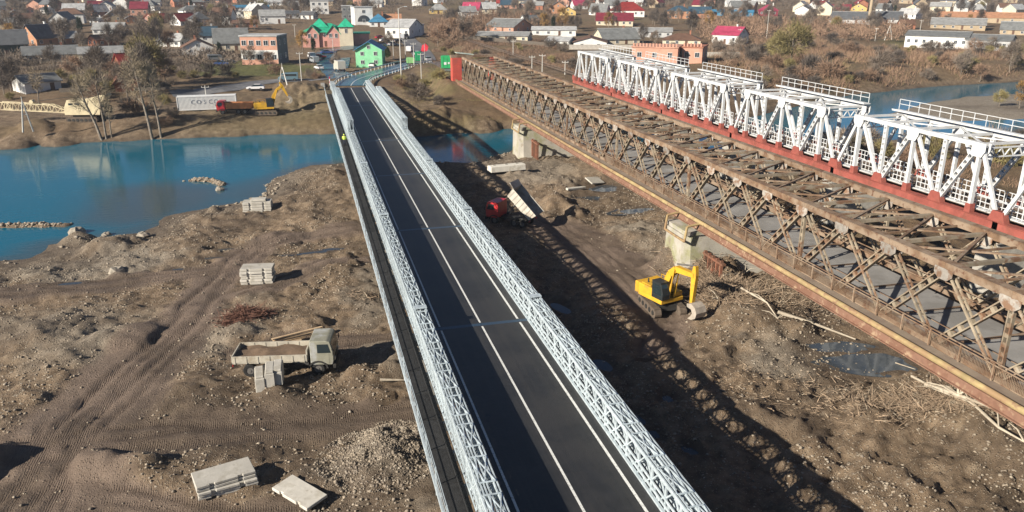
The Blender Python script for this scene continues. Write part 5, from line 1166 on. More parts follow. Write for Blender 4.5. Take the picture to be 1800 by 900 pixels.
car(405,112,-.05,BK,'black car beside the blue car on the grass')
car(381,109,0,GR,'grey tractor-like van behind the blue car','van')
car(5,117,.4,WH,'white car half hidden by the dark green barn')
car(655,117,1.3,WH,'white car behind the round green bush')
car(660,98,.6,WH,'white car further up behind the round green bush')
car(720,92,1.3,WH,'white van among the cars at the town crossing','van')
car(733,98,1.4,WH,'white car at the town crossing')
car(752,108,1.7,SV,'silver car right of the red banner pole')
car(690,82,.7,SV,'silver car in the market lot')
car(700,76,.5,BK,'black car in the market lot')
car(676,74,.6,WH,'white car in the market lot')
car(668,68,.5,RD,'red car in the market lot')
car(712,70,1.0,SV,'grey van at the upper end of the market lot','van')
# green refuse truck and green skip at the road end
def skip(px,py,w,h,color,label,name='skip',rz=0):
    g=gnd(px,py); k=depth(g)/F; W=w*k; H=h*k; t=empty(name,(g[0],g[1],gz(g[0],g[1])),-math.atan2(g[0],g[1])+rz,label,'container'); m=M('paint_'+label[:18].replace(' ','_'),color,.5,.15,1.)
    b=MB(); b.ext([(-W/2,0.25),(W/2,.25),(W/2+.1,H),(-W/2-.1,H)],-1.2,1.2); bd=b.build('body',m,t,bevel=.05)
    for x in (-W/3,0,W/3): b=MB(); b.box((x,-1.22,H*.55),(.12,.08,H*.8)); b.build('rib',m,bd)
    b=MB(); b.box((0,0,H+.06),(W*.9,2.2,.1),ry=.02); b.build('lid',m,t)
    wheels(t,[(-W*.35,-1),(W*.35,-1),(-W*.35,1),(W*.35,1)],.25,.2)
    return t
sk_=skip(786,121,20,22,(.03,.36,.12),'green steel container with white marks beside the red bridge gate')
b=MB(); b.box((-.5,-1.26,1.6),(.7,.03,.7)); b.box((.5,-1.26,1.7),(.5,.03,.5)); b.build('white_mark',framem,sk_)
skip(722,112,14,10,(.25,.5,.2),'light green low trailer behind the approach road guard rail')
skip(735,108,10,16,(.02,.3,.12),'dark green bin truck at the end of the approach road')
# ---------------------------------------------------------------- trees, shrubs, thickets
barkm=M('bark',(.2,.165,.13),.9,.3,2.,c2=(.3,.26,.21),s2=1.2,t2=.58); twig_a=M('twigs_grey_brown',(.2,.16,.125),.95,.35,.5,rnd=.25); twig_r=M('twigs_red_brown',(.255,.165,.11),.95,.35,.4,rnd=.2); twig_o=M('leaves_olive',(.24,.2,.085),.9,.35,.5,rnd=.2); twig_d=M('twigs_dark',(.115,.095,.08),.95,.35,.5,rnd=.2); leaf_g=M('leaves_green',(.075,.095,.03),.85,.35,.6,rnd=.2); leaf_dg=M('conifer_green',(.022,.04,.02),.9,.35,.8,rnd=.2); leaf_or=M('leaves_ochre',(.28,.165,.055),.9,.3,.5,rnd=.2)
def twigs(n,rx,rz,z0,ln,wd,seed,up=.5,clump=14,shell=.3):
    g=np.random.default_rng(seed)
    cc=g.normal(size=(clump,3)); cc/=np.linalg.norm(cc,axis=1)[:,None]; cc*=(shell+(1-shell)*g.random((clump,1)))**.5*.8; cr=.25+.3*g.random(clump)
    k=g.integers(0,clump,n); d=g.normal(size=(n,3)); d/=np.linalg.norm(d,axis=1)[:,None]
    p=cc[k]+d*cr[k][:,None]*g.random((n,1))**.5
    dirv=p/ (np.linalg.norm(p,axis=1)[:,None]+.1)+g.normal(size=(n,3))*.6; dirv[:,2]+=up; dirv/=np.linalg.norm(dirv,axis=1)[:,None]
    P=p*np.array([rx,rx,rz])+np.array([0,0,z0]); s=np.cross(dirv,g.normal(size=(n,3))); s/=np.linalg.norm(s,axis=1)[:,None]+1e-6
    L=ln*(.5+g.random((n,1))); w_=wd*(.6+.8*g.random((n,1)))
    V=np.stack([P-s*w_/2,P+s*w_/2,P+dirv*L],1).reshape(-1,3); Fc=np.arange(n*3).reshape(-1,3); return V,Fc
def limbs(h,r,n,seed,lean=(0,0),spread=.6,split=.35):
    g=random.Random(seed); b=MB(); pts=[Vector((lean[0]*h*t+g.uniform(-.1,.1),lean[1]*h*t+g.uniform(-.1,.1),h*t-.3*(t==0))) for t in (0,.25,.5,.75,1)]
    b.tube(pts,[r,r*.8,r*.6,r*.38,r*.1],7)
    for k in range(n):
        t=split+(1-split)*(k/n); i=min(3,int(t*4)); p=pts[i].lerp(pts[i+1],t*4-i); a=k*2.4+g.random(); l=h*spread*(1.1-t)*g.uniform(.6,1.1)
        q=p+Vector((math.cos(a)*l*.7,math.sin(a)*l*.7,l*.75)); m=p.lerp(q,.5)+Vector((0,0,-l*.08)); rr=r*(1-t)*.55+.02
        b.tube([p,m,q],[rr,rr*.6,rr*.15],5,cap=False)
        for j in range(3):
            f=.4+.2*j; u=p.lerp(q,f); aa=a+g.choice((-1,1))*g.uniform(.5,1.2); v=u+Vector((math.cos(aa)*l*.3,math.sin(aa)*l*.3,l*.35)); b.tube([u,v],[rr*.4,rr*.1],4,cap=False)
    return b
TREES={}
def deftree(key,h,r,crx,crz,cz,nt,ln,wd,mat,seed,nl=9,up=.5,clump=18,shell=.3):
    tm=limbs(h*.9,r,nl,seed).mesh('trunk',barkm); V,Fc=twigs(nt,crx,crz,cz,ln,wd,seed+50,up,clump,shell); TREES[key]=(tm,npmesh('crown',V,Fc,mat))
deftree('bare1',7,.16,2.6,2.9,4.6,1900,1.0,.085,twig_a,1); deftree('bare2',8.5,.18,2.8,3.6,5.4,2100,1.1,.085,twig_a,2); deftree('bare3',6,.14,2.7,2.2,3.9,1700,.9,.085,twig_r,3); deftree('bare4',9.5,.2,2.4,4.3,5.8,2100,1.2,.085,twig_d,4)
deftree('olive',8.,.2,3.3,3.6,4.6,2600,.8,.12,twig_o,5,clump=26); deftree('ochre',7,.16,2.3,3.0,4.4,1600,.6,.12,leaf_or,6)
deftree('shrub1',2.6,.05,1.7,1.1,1.3,1000,.8,.07,twig_r,7,nl=6); deftree('shrub2',3.2,.06,2.0,1.4,1.6,1100,.9,.07,twig_a,8,nl=6); deftree('shrub3',2.2,.05,1.5,.9,1.1,900,.7,.08,twig_o,9,nl=5); deftree('shrub4',2.8,.06,1.9,1.2,1.4,1100,.8,.07,twig_d,10,nl=6)
deftree('conifer',7,.15,1.0,3.4,3.8,2600,.45,.12,leaf_dg,11,clump=40,shell=.1); deftree('bush',4.5,.14,2.1,2.1,2.6,4200,.4,.16,leaf_g,12,clump=46,shell=.5)
def tree(key,x,y,s,label,group=None,rz=None,z=None,name='bare_tree',cat='tree',sz=None):
    t=empty(name,(x,y,gz(x,y) if z is None else z),R.uniform(0,6.28) if rz is None else rz,label,cat,group,scale=(s,s,s*(sz or 1)))
    inst('trunk',TREES[key][0],t); inst('crown',TREES[key][1],t); return t
LAB={'bare1':'bare grey brown tree ','bare2':'taller bare grey brown tree ','bare3':'bare reddish brown tree ','bare4':'tall dark bare tree ','olive':'olive leaved tree ','ochre':'small ochre leaved tree ','conifer':'dark green conifer '}
def near_house(x,y,pad=1.): return any(math.hypot(x-a,y-b_)<r*.75+pad for a,b_,r in PLACED)
road_pts=AP_C
n=0
for tries in range(8000):
    if n>=295: break
    px=R.uniform(-40,1840); py=-8+118*R.random()**1.25
    if px>780 and py>60: continue
    if 480<px<780 and py>30 and R.random()<.8: continue
    if px<480 and py>100: continue
    g=gnd(px,py); x,y=float(g[0]),float(g[1])
    if near_house(x,y,2) or float(sdline(AP_C,np.array([x]),np.array([y]))[0])<9 or abs(x-63)<8: continue
    if any(a<px<b_ and c<py<d for a,b_,c,d in ((427,510,62,120),(525,640,40,90),(598,655,70,122),(250,350,22,46),(1595,1780,55,90))): continue
    k=R.choice(['bare1','bare2','bare3','bare4','bare1','bare2','bare4','olive','ochre','conifer'] if R.random()<.6 else ['bare1','bare2','bare4'])
    tree(k,x,y,R.uniform(.7,1.25),LAB[k]+relate(px,py),'trees: '+LAB[k]+relate(px,py)); n+=1
# trees that stand out
for px,py,k,s,lab in [(262,150,'olive',1.5,'large olive leaved willow rising left of the container'),(258,165,'bare4',1.2,'dark bare tree beside the olive willow'),(225,175,'bare2',1.0,'bare tree in front of the red cottage'),(292,150,'bare3',1.1,'bare tree between willow and container'),(95,120,'bare1',.9,'bare tree behind the white barn'),(130,140,'bare3',1.,'reddish bare tree right of the white barn'),(20,160,'bare2',.9,'bare tree left of the white barn'),(8,168,'bare4',.8,'dark bare tree at the left edge'),(175,140,'bare2',1.,'bare tree left of the red cottage'),(440,116,'bare1',.8,'bare tree before the brick and white building'),(475,117,'bare3',.7,'small bare tree by the brick building'),(533,92,'ochre',1.0,'ochre bush left of the pink hotel'),
  (1390,118,'olive',1.7,'big olive tree by the river bend behind the white bridge'),(1365,110,'olive',1.2,'olive tree left of the big one by the river bend'),(1345,100,'shrub4',1.6,'dark shrub below the crimson roofed house'),(1425,132,'shrub4',2.0,'dark purple shrub at the river bend'),(1460,140,'shrub1',2.2,'reddish shrub on the river bank right of the olive tree'),(790,75,'bare3',1.5,'reddish bare tree behind the red gate'),(770,82,'bare3',1.4,'reddish bare tree left of the red gate'),(815,72,'bare1',1.3,'bare tree right of the red gate'),(840,66,'bare3',1.2,'bare tree before the long cream shed'),(988,52,'ochre',1.4,'tall yellow ochre tree behind the flat white workshop'),(1130,80,'bare4',.8,'dark bare tree behind the salmon building'),(1150,84,'bare2',.7,'bare tree above the salmon parapet'),(1215,62,'bare4',1.1,'dark bare tree right of the rusty roofed house'),
  (676,106,'bush',1.0,'large rounded green bush beside the green house'),(590,121,'bare1',.6,'thin bare tree before the green house'),(1790,195,'ochre',.9,'orange brown bush on the gravel spit at right'),(1755,192,'olive',.5,'olive bush on the gravel spit'),(1545,120,'shrub2',1.8,'pale shrub on the bank below the warehouse'),(1690,125,'bare1',1.0,'bare tree on the bank below the warehouse'),(1725,130,'bare3',.9,'reddish bare tree on the bank right of the warehouse'),(1775,120,'bare2',1.1,'bare tree at the right edge by the river')]:
    g=gnd(px,py); tree(k,float(g[0]),float(g[1]),s,lab,name='shrub' if k.startswith('shrub') else ('bush' if k=='bush' else 'tree'),cat='shrub' if k.startswith('shrub') else ('bush' if k=='bush' else 'tree'))
# slanting near-bare trees by the crane
twig_p=M('twigs_pale',(.3,.24,.16),.95,.35,.5)
def special(px,py,top,r,label,seed,nt=1000):
    g=gnd(px,py); x,y=float(g[0]),float(g[1]); k=depth(g)/F; h=(py-top[1])*k; lean=((top[0]-px)*k/h,0)
    t=empty('bare_tree',(x,y,gz(x,y)),-YAW,label,'tree'); limbs(h,r,12,seed,lean,.32,.35).build('trunk',barkm,t)
    V,Fc=twigs(nt,h*.15,h*.32,0,1.0,.07,seed,.5,16); V=V+np.array([lean[0]*h*.75,0,h*.72]); inst('crown',npmesh('crown',V,Fc,twig_p),t)
special(178,232,(146,120),.3,'slanting pale trunked tree leaning left in front of the cream crane',31)
special(186,232,(182,110),.22,'thin upright bare tree right of the slanting one, before the crane',32)
special(194,230,(196,160),.15,'short thin sapling at the foot of the slanting trees',33,400)
special(265,226,(248,75),.32,'tall bare tree leaning left beside the willow',34,1600)
special(281,226,(274,95),.26,'tall pale trunked tree right of the leaning one',35,1200)
special(68,190,(75,120),.15,'thin bare tree behind the lowered boom',36,500)
# shrubs on banks: individuals
n=0; SL={'shrub1':'reddish bare shrub ','shrub2':'grey brown bare shrub ','shrub3':'low olive shrub ','shrub4':'dark bare shrub '}
zones=[((0,300),(170,255),30),((280,310),(205,238),6),((320,420),(224,240),6),((0,420),(118,165),34),((760,1010),(70,125),40),((1250,1490),(75,165),50),((1490,1800),(88,150),55),((1240,1330),(80,110),8),((880,1000),(100,135),6),((330,560),(130,140),8),((700,800),(130,200),10),((1380,1800),(258,300),26)]
for (xa,xb),(ya,yb_),c in zones:
    for q in range(c):
        px=R.uniform(xa,xb); py=R.uniform(ya,yb_); g=gnd(px,py); x,y=float(g[0]),float(g[1])
        if float(sdpoly(RIVER,np.array([x]),np.array([y]))[0])>-2.5 or near_house(x,y,0) or float(sdline(AP_C,np.array([x]),np.array([y]))[0])<6 or abs(x-63)<5 or (35<x<48 and y>186): continue
        if 5<px<200 and 175<py<215: continue
        if 300<px<500 and 140<py<205: continue
        k=R.choice(list(SL)); tree(k,x,y,R.uniform(.6,1.3)*(1.25 if px>1240 else 1),SL[k]+relate(px,py),'shrubs: '+SL[k]+relate(px,py),name='shrub',cat='shrub'); n+=1
# brush: dense uncountable undergrowth
def brush(name,poly,n,hgt,mat,label,z=3.5,wd=.03,sc=1.):
    P=np.array(g0(poly,z)); lo,hi=P.min(0),P.max(0); X=rng.uniform(lo[0],hi[0],n*4); Y=rng.uniform(lo[1],hi[1],n*4); s=sdpoly(P,X,Y); nz=fbm(X*.12/sc,Y*.12/sc,hash(name)%97 if False else len(name),3)
    k=(s+nz*6>0)&(rng.random(len(X))<.35+nz*1.6)&(sdpoly(RIVER,X,Y)<-1.2)&(np.abs(X-10.2)>8); X,Y,nz=X[k][:n],Y[k][:n],nz[k][:n]; m=len(X); Z=zgrid(X,Y)
    d=rng.normal(size=(m,3))*.55; d[:,2]=1; d/=np.linalg.norm(d,axis=1)[:,None]; s=rng.normal(size=(m,3)); s[:,2]*=.2; s/=np.linalg.norm(s,axis=1)[:,None]
    L=(hgt*(.3+.9*rng.random(m))*(1+nz))[:,None]; B=np.stack([X,Y,Z],-1); w_=wd*(.6+.9*rng.random((m,1)))
    V=np.stack([B-s*w_/2,B+s*w_/2,B+d*L],1).reshape(-1,3); o=inst(name,npmesh(name,V,np.arange(m*3).reshape(-1,3),mat)); tag(o,label,'undergrowth',kind='stuff')
brush('bank_brush',[(0,256),(0,242),(200,232),(320,228),(420,226),(590,220),(590,232),(400,238),(200,247)],18000,.9,twig_r,'reddish dry grass and brush on the far river bank',1.,.07)
brush('meadow_brush',[(760,128),(770,75),(900,68),(1000,92),(1010,140),(900,125)],24000,1.1,twig_r,'brown dry weeds on the meadow behind the old bridge',4.5,.1)
brush('river_bend_brush',[(1240,118),(1260,85),(1400,75),(1600,92),(1800,90),(1800,140),(1640,150),(1490,164),(1400,165)],44000,1.9,twig_r,'reddish brown thicket along the river bend',3.5,.12)
brush('river_bend_grass',[(1240,118),(1260,85),(1400,75),(1600,92),(1800,90),(1800,140),(1640,150),(1490,164)],14000,1.0,twig_o,'pale dry grass between the thickets at the river bend',3.5,.12)
brush('garden_brush',[(0,165),(0,112),(200,108),(340,100),(345,150),(200,168)],26000,1.3,twig_a,'dry garden weeds and brambles left of the container',3.,.09)
brush('island_brush',[(1380,262),(1500,262),(1800,248),(1800,330),(1500,330),(1380,300)],14000,.9,twig_r,'rusty brown weeds under the white bridge',.8,.05)
brush('embankment_grass',[(690,180),(760,125),(800,135),(900,200),(800,215)],7000,.35,twig_o,'dry grass on the embankment right of the bridge end',3.,.04)
brush('bank_grass',[(300,222),(440,216),(580,208),(585,225),(420,238),(300,240)],5000,.35,twig_o,'dry grass on the slope below the dump truck',2.,.04)

def far_wood(name,poly,n,label,mat,z=8,hgt=5.):
    P=np.array([tuple(gnd(*q)[:2]) for q in poly]); lo,hi=P.min(0),P.max(0); m=n//60; X=rng.uniform(lo[0],hi[0],m*3); Y=rng.uniform(lo[1],hi[1],m*3); k=sdpoly(P,X,Y)>0
    for a,b_,r in PLACED: k&=np.hypot(X-a,Y-b_)>r*.8
    k&=sdline(AP_C,X,Y)>8; X,Y=X[k][:m],Y[k][:m]; m=len(X); Z=zgrid(X,Y); q=60; sc=.5+.8*rng.random(m)
    d=rng.normal(size=(m,q,3)); d/=np.linalg.norm(d,axis=2)[...,None]; p=d*(rng.random((m,q,1))**.4)*np.array([2.4,2.4,hgt*.45]); p[...,2]+=hgt*.55; p*=sc[:,None,None]; p+=np.stack([X,Y,Z],-1)[:,None]; p=p.reshape(-1,3)
    dv=d.reshape(-1,3)*.7+rng.normal(size=(m*q,3))*.4; dv[:,2]+=.6; dv/=np.linalg.norm(dv,axis=1)[:,None]; s=np.cross(dv,rng.normal(size=dv.shape)); s/=np.linalg.norm(s,axis=1)[:,None]; w_=.1*(.6+rng.random((m*q,1)))
    V=np.stack([p-s*w_,p+s*w_,p+dv*1.4],1).reshape(-1,3); o=inst(name,npmesh(name,V,np.arange(len(V)).reshape(-1,3),mat)); tag(o,label,'trees',kind='stuff')
far_wood('far_garden_trees',[(-60,-8),(-60,60),(230,62),(430,45),(700,20),(1000,22),(1400,24),(1860,18),(1860,-8)],60000,'bare garden trees massed between the far houses',twig_a)
far_wood('far_dark_trees',[(-60,-8),(-60,45),(400,40),(900,20),(1860,16),(1860,-8)],30000,'darker bare trees massed between the farthest houses',twig_d)
far_wood('garden_hedges',[(-60,120),(-60,85),(200,100),(430,95),(430,118),(200,120)],6000,'bare hedges and bushes around the nearer gardens',twig_a,hgt=3)
far_wood('meadow_edge_trees',[(745,80),(760,40),(860,30),(1000,40),(1000,48),(860,62),(800,85)],16000,'reddish bare trees along the meadow edge',twig_r,hgt=4.5)
far_wood('east_garden_trees',[(1225,80),(1235,35),(1460,40),(1600,52),(1590,75),(1420,72)],20000,'reddish scrub trees before the crimson roofed house',twig_r,hgt=4)
# ---------------------------------------------------------------- poles, slabs, driftwood
polem=M('pole_concrete',(.55,.53,.48),.85,.12,1.); 
def pole(px,py,ptop,label,r=.14,lamp=False,arms=1):
    g=gnd(px,py); x,y=float(g[0]),float(g[1]); D=math.hypot(x,y); h=hdist(px,ptop,D)-g[2]; t=empty('utility_pole' if not lamp else 'street_lamp',(x,y,gz(x,y)),-math.atan2(x,y),label,'pole' if not lamp else 'lamp')
    b=MB(); b.tube([(0,0,-.5),(0,0,h)],[r,r*.6],8); b.build('shaft',polem,t)
    if lamp:
        b=MB(); b.tube([(0,0,h-.3),(.6,0,h+.2),(1.6,0,h+.4)],.05,6); b.build('arm',polem,t); b=MB(); b.box((1.8,0,h+.38),(.7,.28,.14)); b.build('lamp_head',galv,t)
    else:
        for k in range(arms):
            b=MB(); b.bar((-.8,0,h-.4-k*.6),(.8,0,h-.4-k*.6),.1,.12); o=b.build('crossarm',polem,t)
            for q in (-.7,0,.7): b=MB(); b.tube([(q,0,h-.36-k*.6),(q,0,h-.1-k*.6)],.06,6); b.build('insulator',M('insulator',(.6,.6,.58),.3),o)
    return t
for a in [(531,150,92,'pale pole at the street corner left of the cream truck'),(741,142,95,'pale pole below the red banner on the embankment'),(728,117,75,'pale pole at the end of the guard rail'),(692,104,70,'pole between the green bush and the guard rail'),(713,104,70,'pole behind the guard rail beyond the green bush'),(935,130,98,'wooden post on the meadow, left of the pair'),(953,131,95,'wooden post on the meadow, right of the pair'),(993,133,108,'short post on the meadow beside the white bridge end'),(902,96,70,'short post on the meadow behind the rusty bridge'),(1805//1,60,20,'pole at the right edge behind the warehouse'),(1347,70,18,'tall pole above the river bushes, centre right'),(1538,72,48,'left pole of the frame on the green patch'),(1617,55,35,'pole before the warehouse roof'),(803,62,34,'pole on the meadow left of the long shed'),(118,50,32,'thin pole among the grey roofs at left'),(32,52,36,'thin pole behind the dark green barn'),(365,190,148,'thin pole in front of the container lettering'),(586,92,66,'pole before the pink hotel'),(519,66,42,'thin pole left of the pink hotel'),(1299,80,50,'thin pole before the crimson roofed house')]:
    pole(*a[:3],a[3],r=.13)
pole(706,147,16,'very tall pale lamp pole on the embankment right of the bridge end',.17,True)
def aframe(px0,px1,py0,py1,ptx,pty,label):
    a=gnd(px0,py0); c=gnd(px1,py1); m=(a+c)/2; D=math.hypot(m[0],m[1]); hz=hdist(ptx,pty,D); t=empty('a_frame_pole',tuple(m),0,label,'pole'); top=Vector((0,0,hz-m[2]))
    for q in (a,c): b=MB(); v=Vector(q-m); v.z-=.4; b.tube([v,top+Vector((v.x*.06,0,0))],[.17,.11],8); b.build('leg',polem,t)
    b=MB(); b.tube([top+Vector((0,0,-.6)),top+Vector((0,0,1.0))],[.1,.06],6); b.build('insulator_post',polem,t)
    b=MB(); b.bar((-.5,0,top.z*.55),(.5,0,top.z*.55),.1,.1); b.build('tie_bar',polem,t)
aframe(44,61,250,243,54,178,'white A-frame concrete pole at the left river bank')
aframe(491,507,150,155,489,118,'pale A-frame pole behind the far excavator')
aframe(1554,1568,72,70,1560,46,'A-frame pole on the green patch left of the warehouse')
# red banner on the pole
g=gnd(747,108); t=empty('banner',(g[0],g[1],g[2]+3.0),-YAW,'red ragged banner sign on a post at the road end','sign')
b=MB(); b.tube([(0,0,-3),(0,0,2.6)],.07,6); b.build('post',polem,t)
b=MB(); b.add([(-1.2,0,.3),(0,.2,-.1),(1.0,-.1,.5),(1.2,.1,1.8),(.3,0,2.6),(-.8,.15,2.0),(-1.2,.04,.3),(0,.24,-.1),(1.0,-.06,.5),(1.2,.14,1.8),(.3,.04,2.6),(-.8,.19,2.0)],[(0,1,2,3,4,5),(11,10,9,8,7,6)]+[(i,(i+1)%6,6+(i+1)%6,6+i) for i in range(6)]); b.build('cloth',M('banner_red',(.6,.03,.05),.7,.2),t)
# striped marker at the bridge end
g=at(583,152,5); t=empty('marker_post',(6.3,197.5,4.8),0,'red and white marker post at the far left end of the new bridge','marker')
for k in range(5): b=MB(); b.tube([(0,0,.5*k),(0,0,.5*k+.5)],.12,8); b.build('band',[M('banner_red',(1,0,0)),framem][k%2],t)
# concrete slabs
slabm=M('precast_concrete',(.5,.47,.41),.85,.16,1.0,.25,c2=(.38,.35,.29),s2=.8,t2=.58,c3=(.3,.27,.22),s3=2.5,t3=.66,rnd=.1)
def slab(x,y,z,L,W,T,rz,label,group=None,notch=True,tilt=(0,0)):
    b=MB()
    if notch:
        pts=[(-L/2,-W/2),(-L*.28,-W/2),(-L*.28,-W/2+.1),(-L*.2,-W/2+.1),(-L*.2,-W/2),(L*.2,-W/2),(L*.2,-W/2+.1),(L*.28,-W/2+.1),(L*.28,-W/2),(L/2,-W/2),(L/2,W/2),(-L/2,W/2)]
        b.ext(pts,0,T,axis='z')
    else: b.bb(-L/2,L/2,-W/2,W/2,0,T)
    o=b.build('concrete_slab',slabm,bevel=.025,loc=(x,y,z),rot=(tilt[0],tilt[1],rz)); tag(o,label,'slab',group); return o
ORD=['lowest','second','third','fourth','fifth','sixth','seventh']
def stack(c,z0,n,L,W,T,rz,where,jit=.08,gap=.03,fan=0.):
    for k in range(n):
        nm='top' if k==n-1 else ORD[k]
        slab(c[0]+R.uniform(-jit,jit),c[1]+R.uniform(-jit,jit),z0+k*(T+gap),L,W,T,rz+R.uniform(-.04,.04)+fan*k,'%s pale concrete slab of the stack %s'%(nm,where))
def dirang(p,q): v=q-p; return math.atan2(v[1],v[0])
z=.98; A,B_,C_=at(342,833,z),at(430,812,z),at(358,853,z); c=(B_+C_)/2
stack(c,gz(c[0],c[1])-.05,5,3.3,1.75,.165,dirang(A,B_),'at the lower left',fan=.03)
z=.3; A,B_=at(490,845,z),at(565,887,z); c=(A+B_)/2; slab(c[0],c[1],gz(c[0],c[1])+.22,3.1,1.5,.2,dirang(A,B_),'single pale concrete slab lying right of the lower left stack',tilt=(.06,.03))
A,B_=at(424,500),at(483,497); c=(A+B_)/2; d_=dirang(A,B_); stack((c[0],c[1]+.9),gz(c[0],c[1]+.9)-.05,6,3.1,1.7,.25,d_,'beside the mud track, middle left')
A,B_=at(430,371),at(476,369); c=(A+B_)/2; d_=dirang(A,B_); stack((c[0],c[1]+.9),gz(c[0],c[1]+.9)-.05,4,3.6,1.8,.32,d_,'at the river edge')
slab(c[0]+.2,c[1]+1.0,gz(c[0],c[1]+.9)+1.36,1.9,1.2,.25,d_,'short slab laid on the stack at the river edge',notch=False)
# three upright blocks before the truck
for k,(px,py) in enumerate([(462,698),(481,697),(492,694)]):
    c=at((460,477.5,491)[k],(700,697,693)[k]); rz=dirang(at(447,690),at(447+6,650))
    b=MB(); b.ext([(-.6,0),(.6,0),(.6,1.0),(.45,1.15),(-.45,1.15),(-.6,1.0)],-.32,.32,axis='x'); 
    b=MB(); b.bb(-.33,.33,0,2.0,0,1.05); b.bb(-.28,.28,.1,1.9,1.05,1.2)
    o=b.build('concrete_block',slabm,loc=(c[0],c[1],gz(c[0],c[1])-.03),rot=(0,0,(.06,.0,-.03)[k]+.0),bevel=.03); tag(o,('left','middle','right')[k]+' of three long concrete blocks set in front of the khaki truck','block')
# white culvert beam on the right bank
A,B_=at(862,312),at(923,306); c=(A+B_)/2; Lb=float(np.linalg.norm(B_-A)); t=empty('concrete_beam',(c[0],c[1]+.8,gz(c[0],c[1]+.8)),dirang(A,B_),'pale broken concrete beam lying on the gravel near the river','beam')
b=MB(); b.ext([(-.9,0),(.9,0),(.75,.9),(-.75,.9)],-Lb/2,Lb/2,axis='x'); o=b.build('beam_body',M('white_concrete',(.66,.63,.55),.85,.12,1.,c2=(.5,.46,.38),s2=.8,t2=.6),t,bevel=.06)
for x in (-Lb*.35,0,Lb*.3): b=MB(); b.box((x,.2,.92),(.35,.35,.12)); b.build('lifting_lug',conc,t)
# concrete slab debris leaning near the old bridge
A=at(1045,322); slab(A[0],A[1],gz(A[0],A[1])+.3,2.6,1.8,.2,.4,'tilted pale concrete slab by the puddle under the old bridge',notch=False,tilt=(.35,.1))
A=at(1012,340); slab(A[0],A[1],gz(A[0],A[1])+.15,3.2,.5,.3,.3,'narrow concrete piece beside the soil heap',notch=False,tilt=(.1,.05))
# planks and beams behind the khaki truck
wdm=M('fresh_timber',(.5,.36,.22),.85,.25,1.5,c2=(.36,.24,.15),s2=.9,t2=.6,rnd=.15)
for k,(p0,p1,hh) in enumerate([((478,596),(566,574),.75),((480,599),(568,579),.55),((486,601),(548,586),.42),((492,603),(535,592),.3),((482,604),(560,583),.2),((496,604),(530,596),.5)]):
    a=at(*p0,hh); c=at(*p1,hh); b=MB(); m=(a+c)/2; b.bar(Vector(a-m),Vector(c-m),.24,.08); o=b.build('plank',wdm,loc=tuple(m+np.array([0,0,gz(m[0],m[1])]))); tag(o,('uppermost','second from top','third from top','short broad','lowest','short pale')[k]+' timber plank of the pile behind the khaki truck','plank','planks piled behind the khaki truck')
# logs and driftwood on the right
logm=M('bleached_wood',(.46,.4,.31),.9,.25,1.2,.2,c2=(.33,.27,.2),s2=.8,t2=.58)
def log(pts,r,label,br=3,name='log'):
    P=[]
    for (px,py),dz in pts:
        g=at(px,py,dz); P.append(Vector((g[0],g[1],dz+gz(g[0],g[1]))))
    o=P[0].copy(); t=empty(name,tuple(o),0,label,'log'); b=MB(); n=len(P); b.tube([p-o for p in P],[r*(1-.6*i/(n-1)) for i in range(n)],7); b.build('trunk',logm,t)
    for k in range(br):
        i=R.randrange(1,n); p=P[i]-o; q=p+Vector((R.uniform(-1.6,1.6),R.uniform(-1.6,1.6),R.uniform(.2,1.0))); m=p.lerp(q,.5)+Vector((0,0,.2)); b=MB(); b.tube([p,m,q],[r*.5,r*.35,r*.12],5); b.build('branch',logm,t)
log([((1365,569),.25),((1430,576),.2),((1505,588),.1)],.16,'long pale log lying above the large puddle',1)
log([((1625,690),.5),((1680,715),.8),((1740,755),.5)],.2,'bleached fallen tree trunk with roots at the right edge',6)
log([((1600,675),.4),((1650,705),.6),((1700,735),.4)],.1,'thin bleached branch along the fallen trunk',4)
log([((1700,735),.5),((1750,775),.7),((1795,800),.3)],.12,'bleached branch continuing the driftwood line',5)
log([((1555,705),.1),((1575,727),.05)],.08,'short stick lying on the riverbed gravel',0)
log([((1520,700),.1),((1530,680),.1)],.06,'second short stick on the riverbed gravel',0)
log([((1225,522),.3),((1262,545),.3)],.11,'broken branch in front of the excavator bucket',2)
log([((1300,535),.5),((1345,560),.5),((1365,575),.3)],.1,'dark branch in the brush heap right of the excavator',4)
log([((1270,500),.6),((1310,480),.9)],.09,'branch stump on the brush heap below the old bridge',3)
log([((668,668),.2),((712,664),.2)],.12,'pale timber by the bridge footway',0,'timber')
log([((1575,632),.1),((1610,645),.1)],.05,'thin stick across the large puddle',0)
def litter(name,c,rx,ry,n,ln,mat,label,rz=0):
    g=at(*c); a=rng.random(n)*6.28; q=np.sqrt(rng.random(n))*(.6+.6*rng.random(n)); u=q*np.cos(a)*rx; v=q*np.sin(a)*ry; X=g[0]+u*math.cos(rz)-v*math.sin(rz); Y=g[1]+u*math.sin(rz)+v*math.cos(rz); Z=zgrid(X,Y)+rng.random(n)*.25
    d=rng.normal(size=(n,3)); d[:,2]=np.abs(d[:,2])*.35; d/=np.linalg.norm(d,axis=1)[:,None]; s=np.cross(d,rng.normal(size=(n,3))); s/=np.linalg.norm(s,axis=1)[:,None]; L=(ln*(.3+rng.random(n)**2*1.4))[:,None]; B=np.stack([X,Y,Z],-1); w_=.012+.024*rng.random((n,1))
    V=np.stack([B-s*w_,B+s*w_,B+d*L+s*w_*.4,B+d*L-s*w_*.4],1).reshape(-1,3); o=inst(name,npmesh(name,V,np.arange(n*4).reshape(-1,4),mat)); tag(o,label,'twigs',kind='stuff')
drift=M('driftwood_twigs',(.3,.22,.15),.95,.4,.8,pos=True,c2=(.42,.35,.26),s2=.9,t2=.6)
litter('brush_heap',(1300,530),7,4.5,5200,1.0,drift,'heap of broken brown branches right of the excavator',-.3)
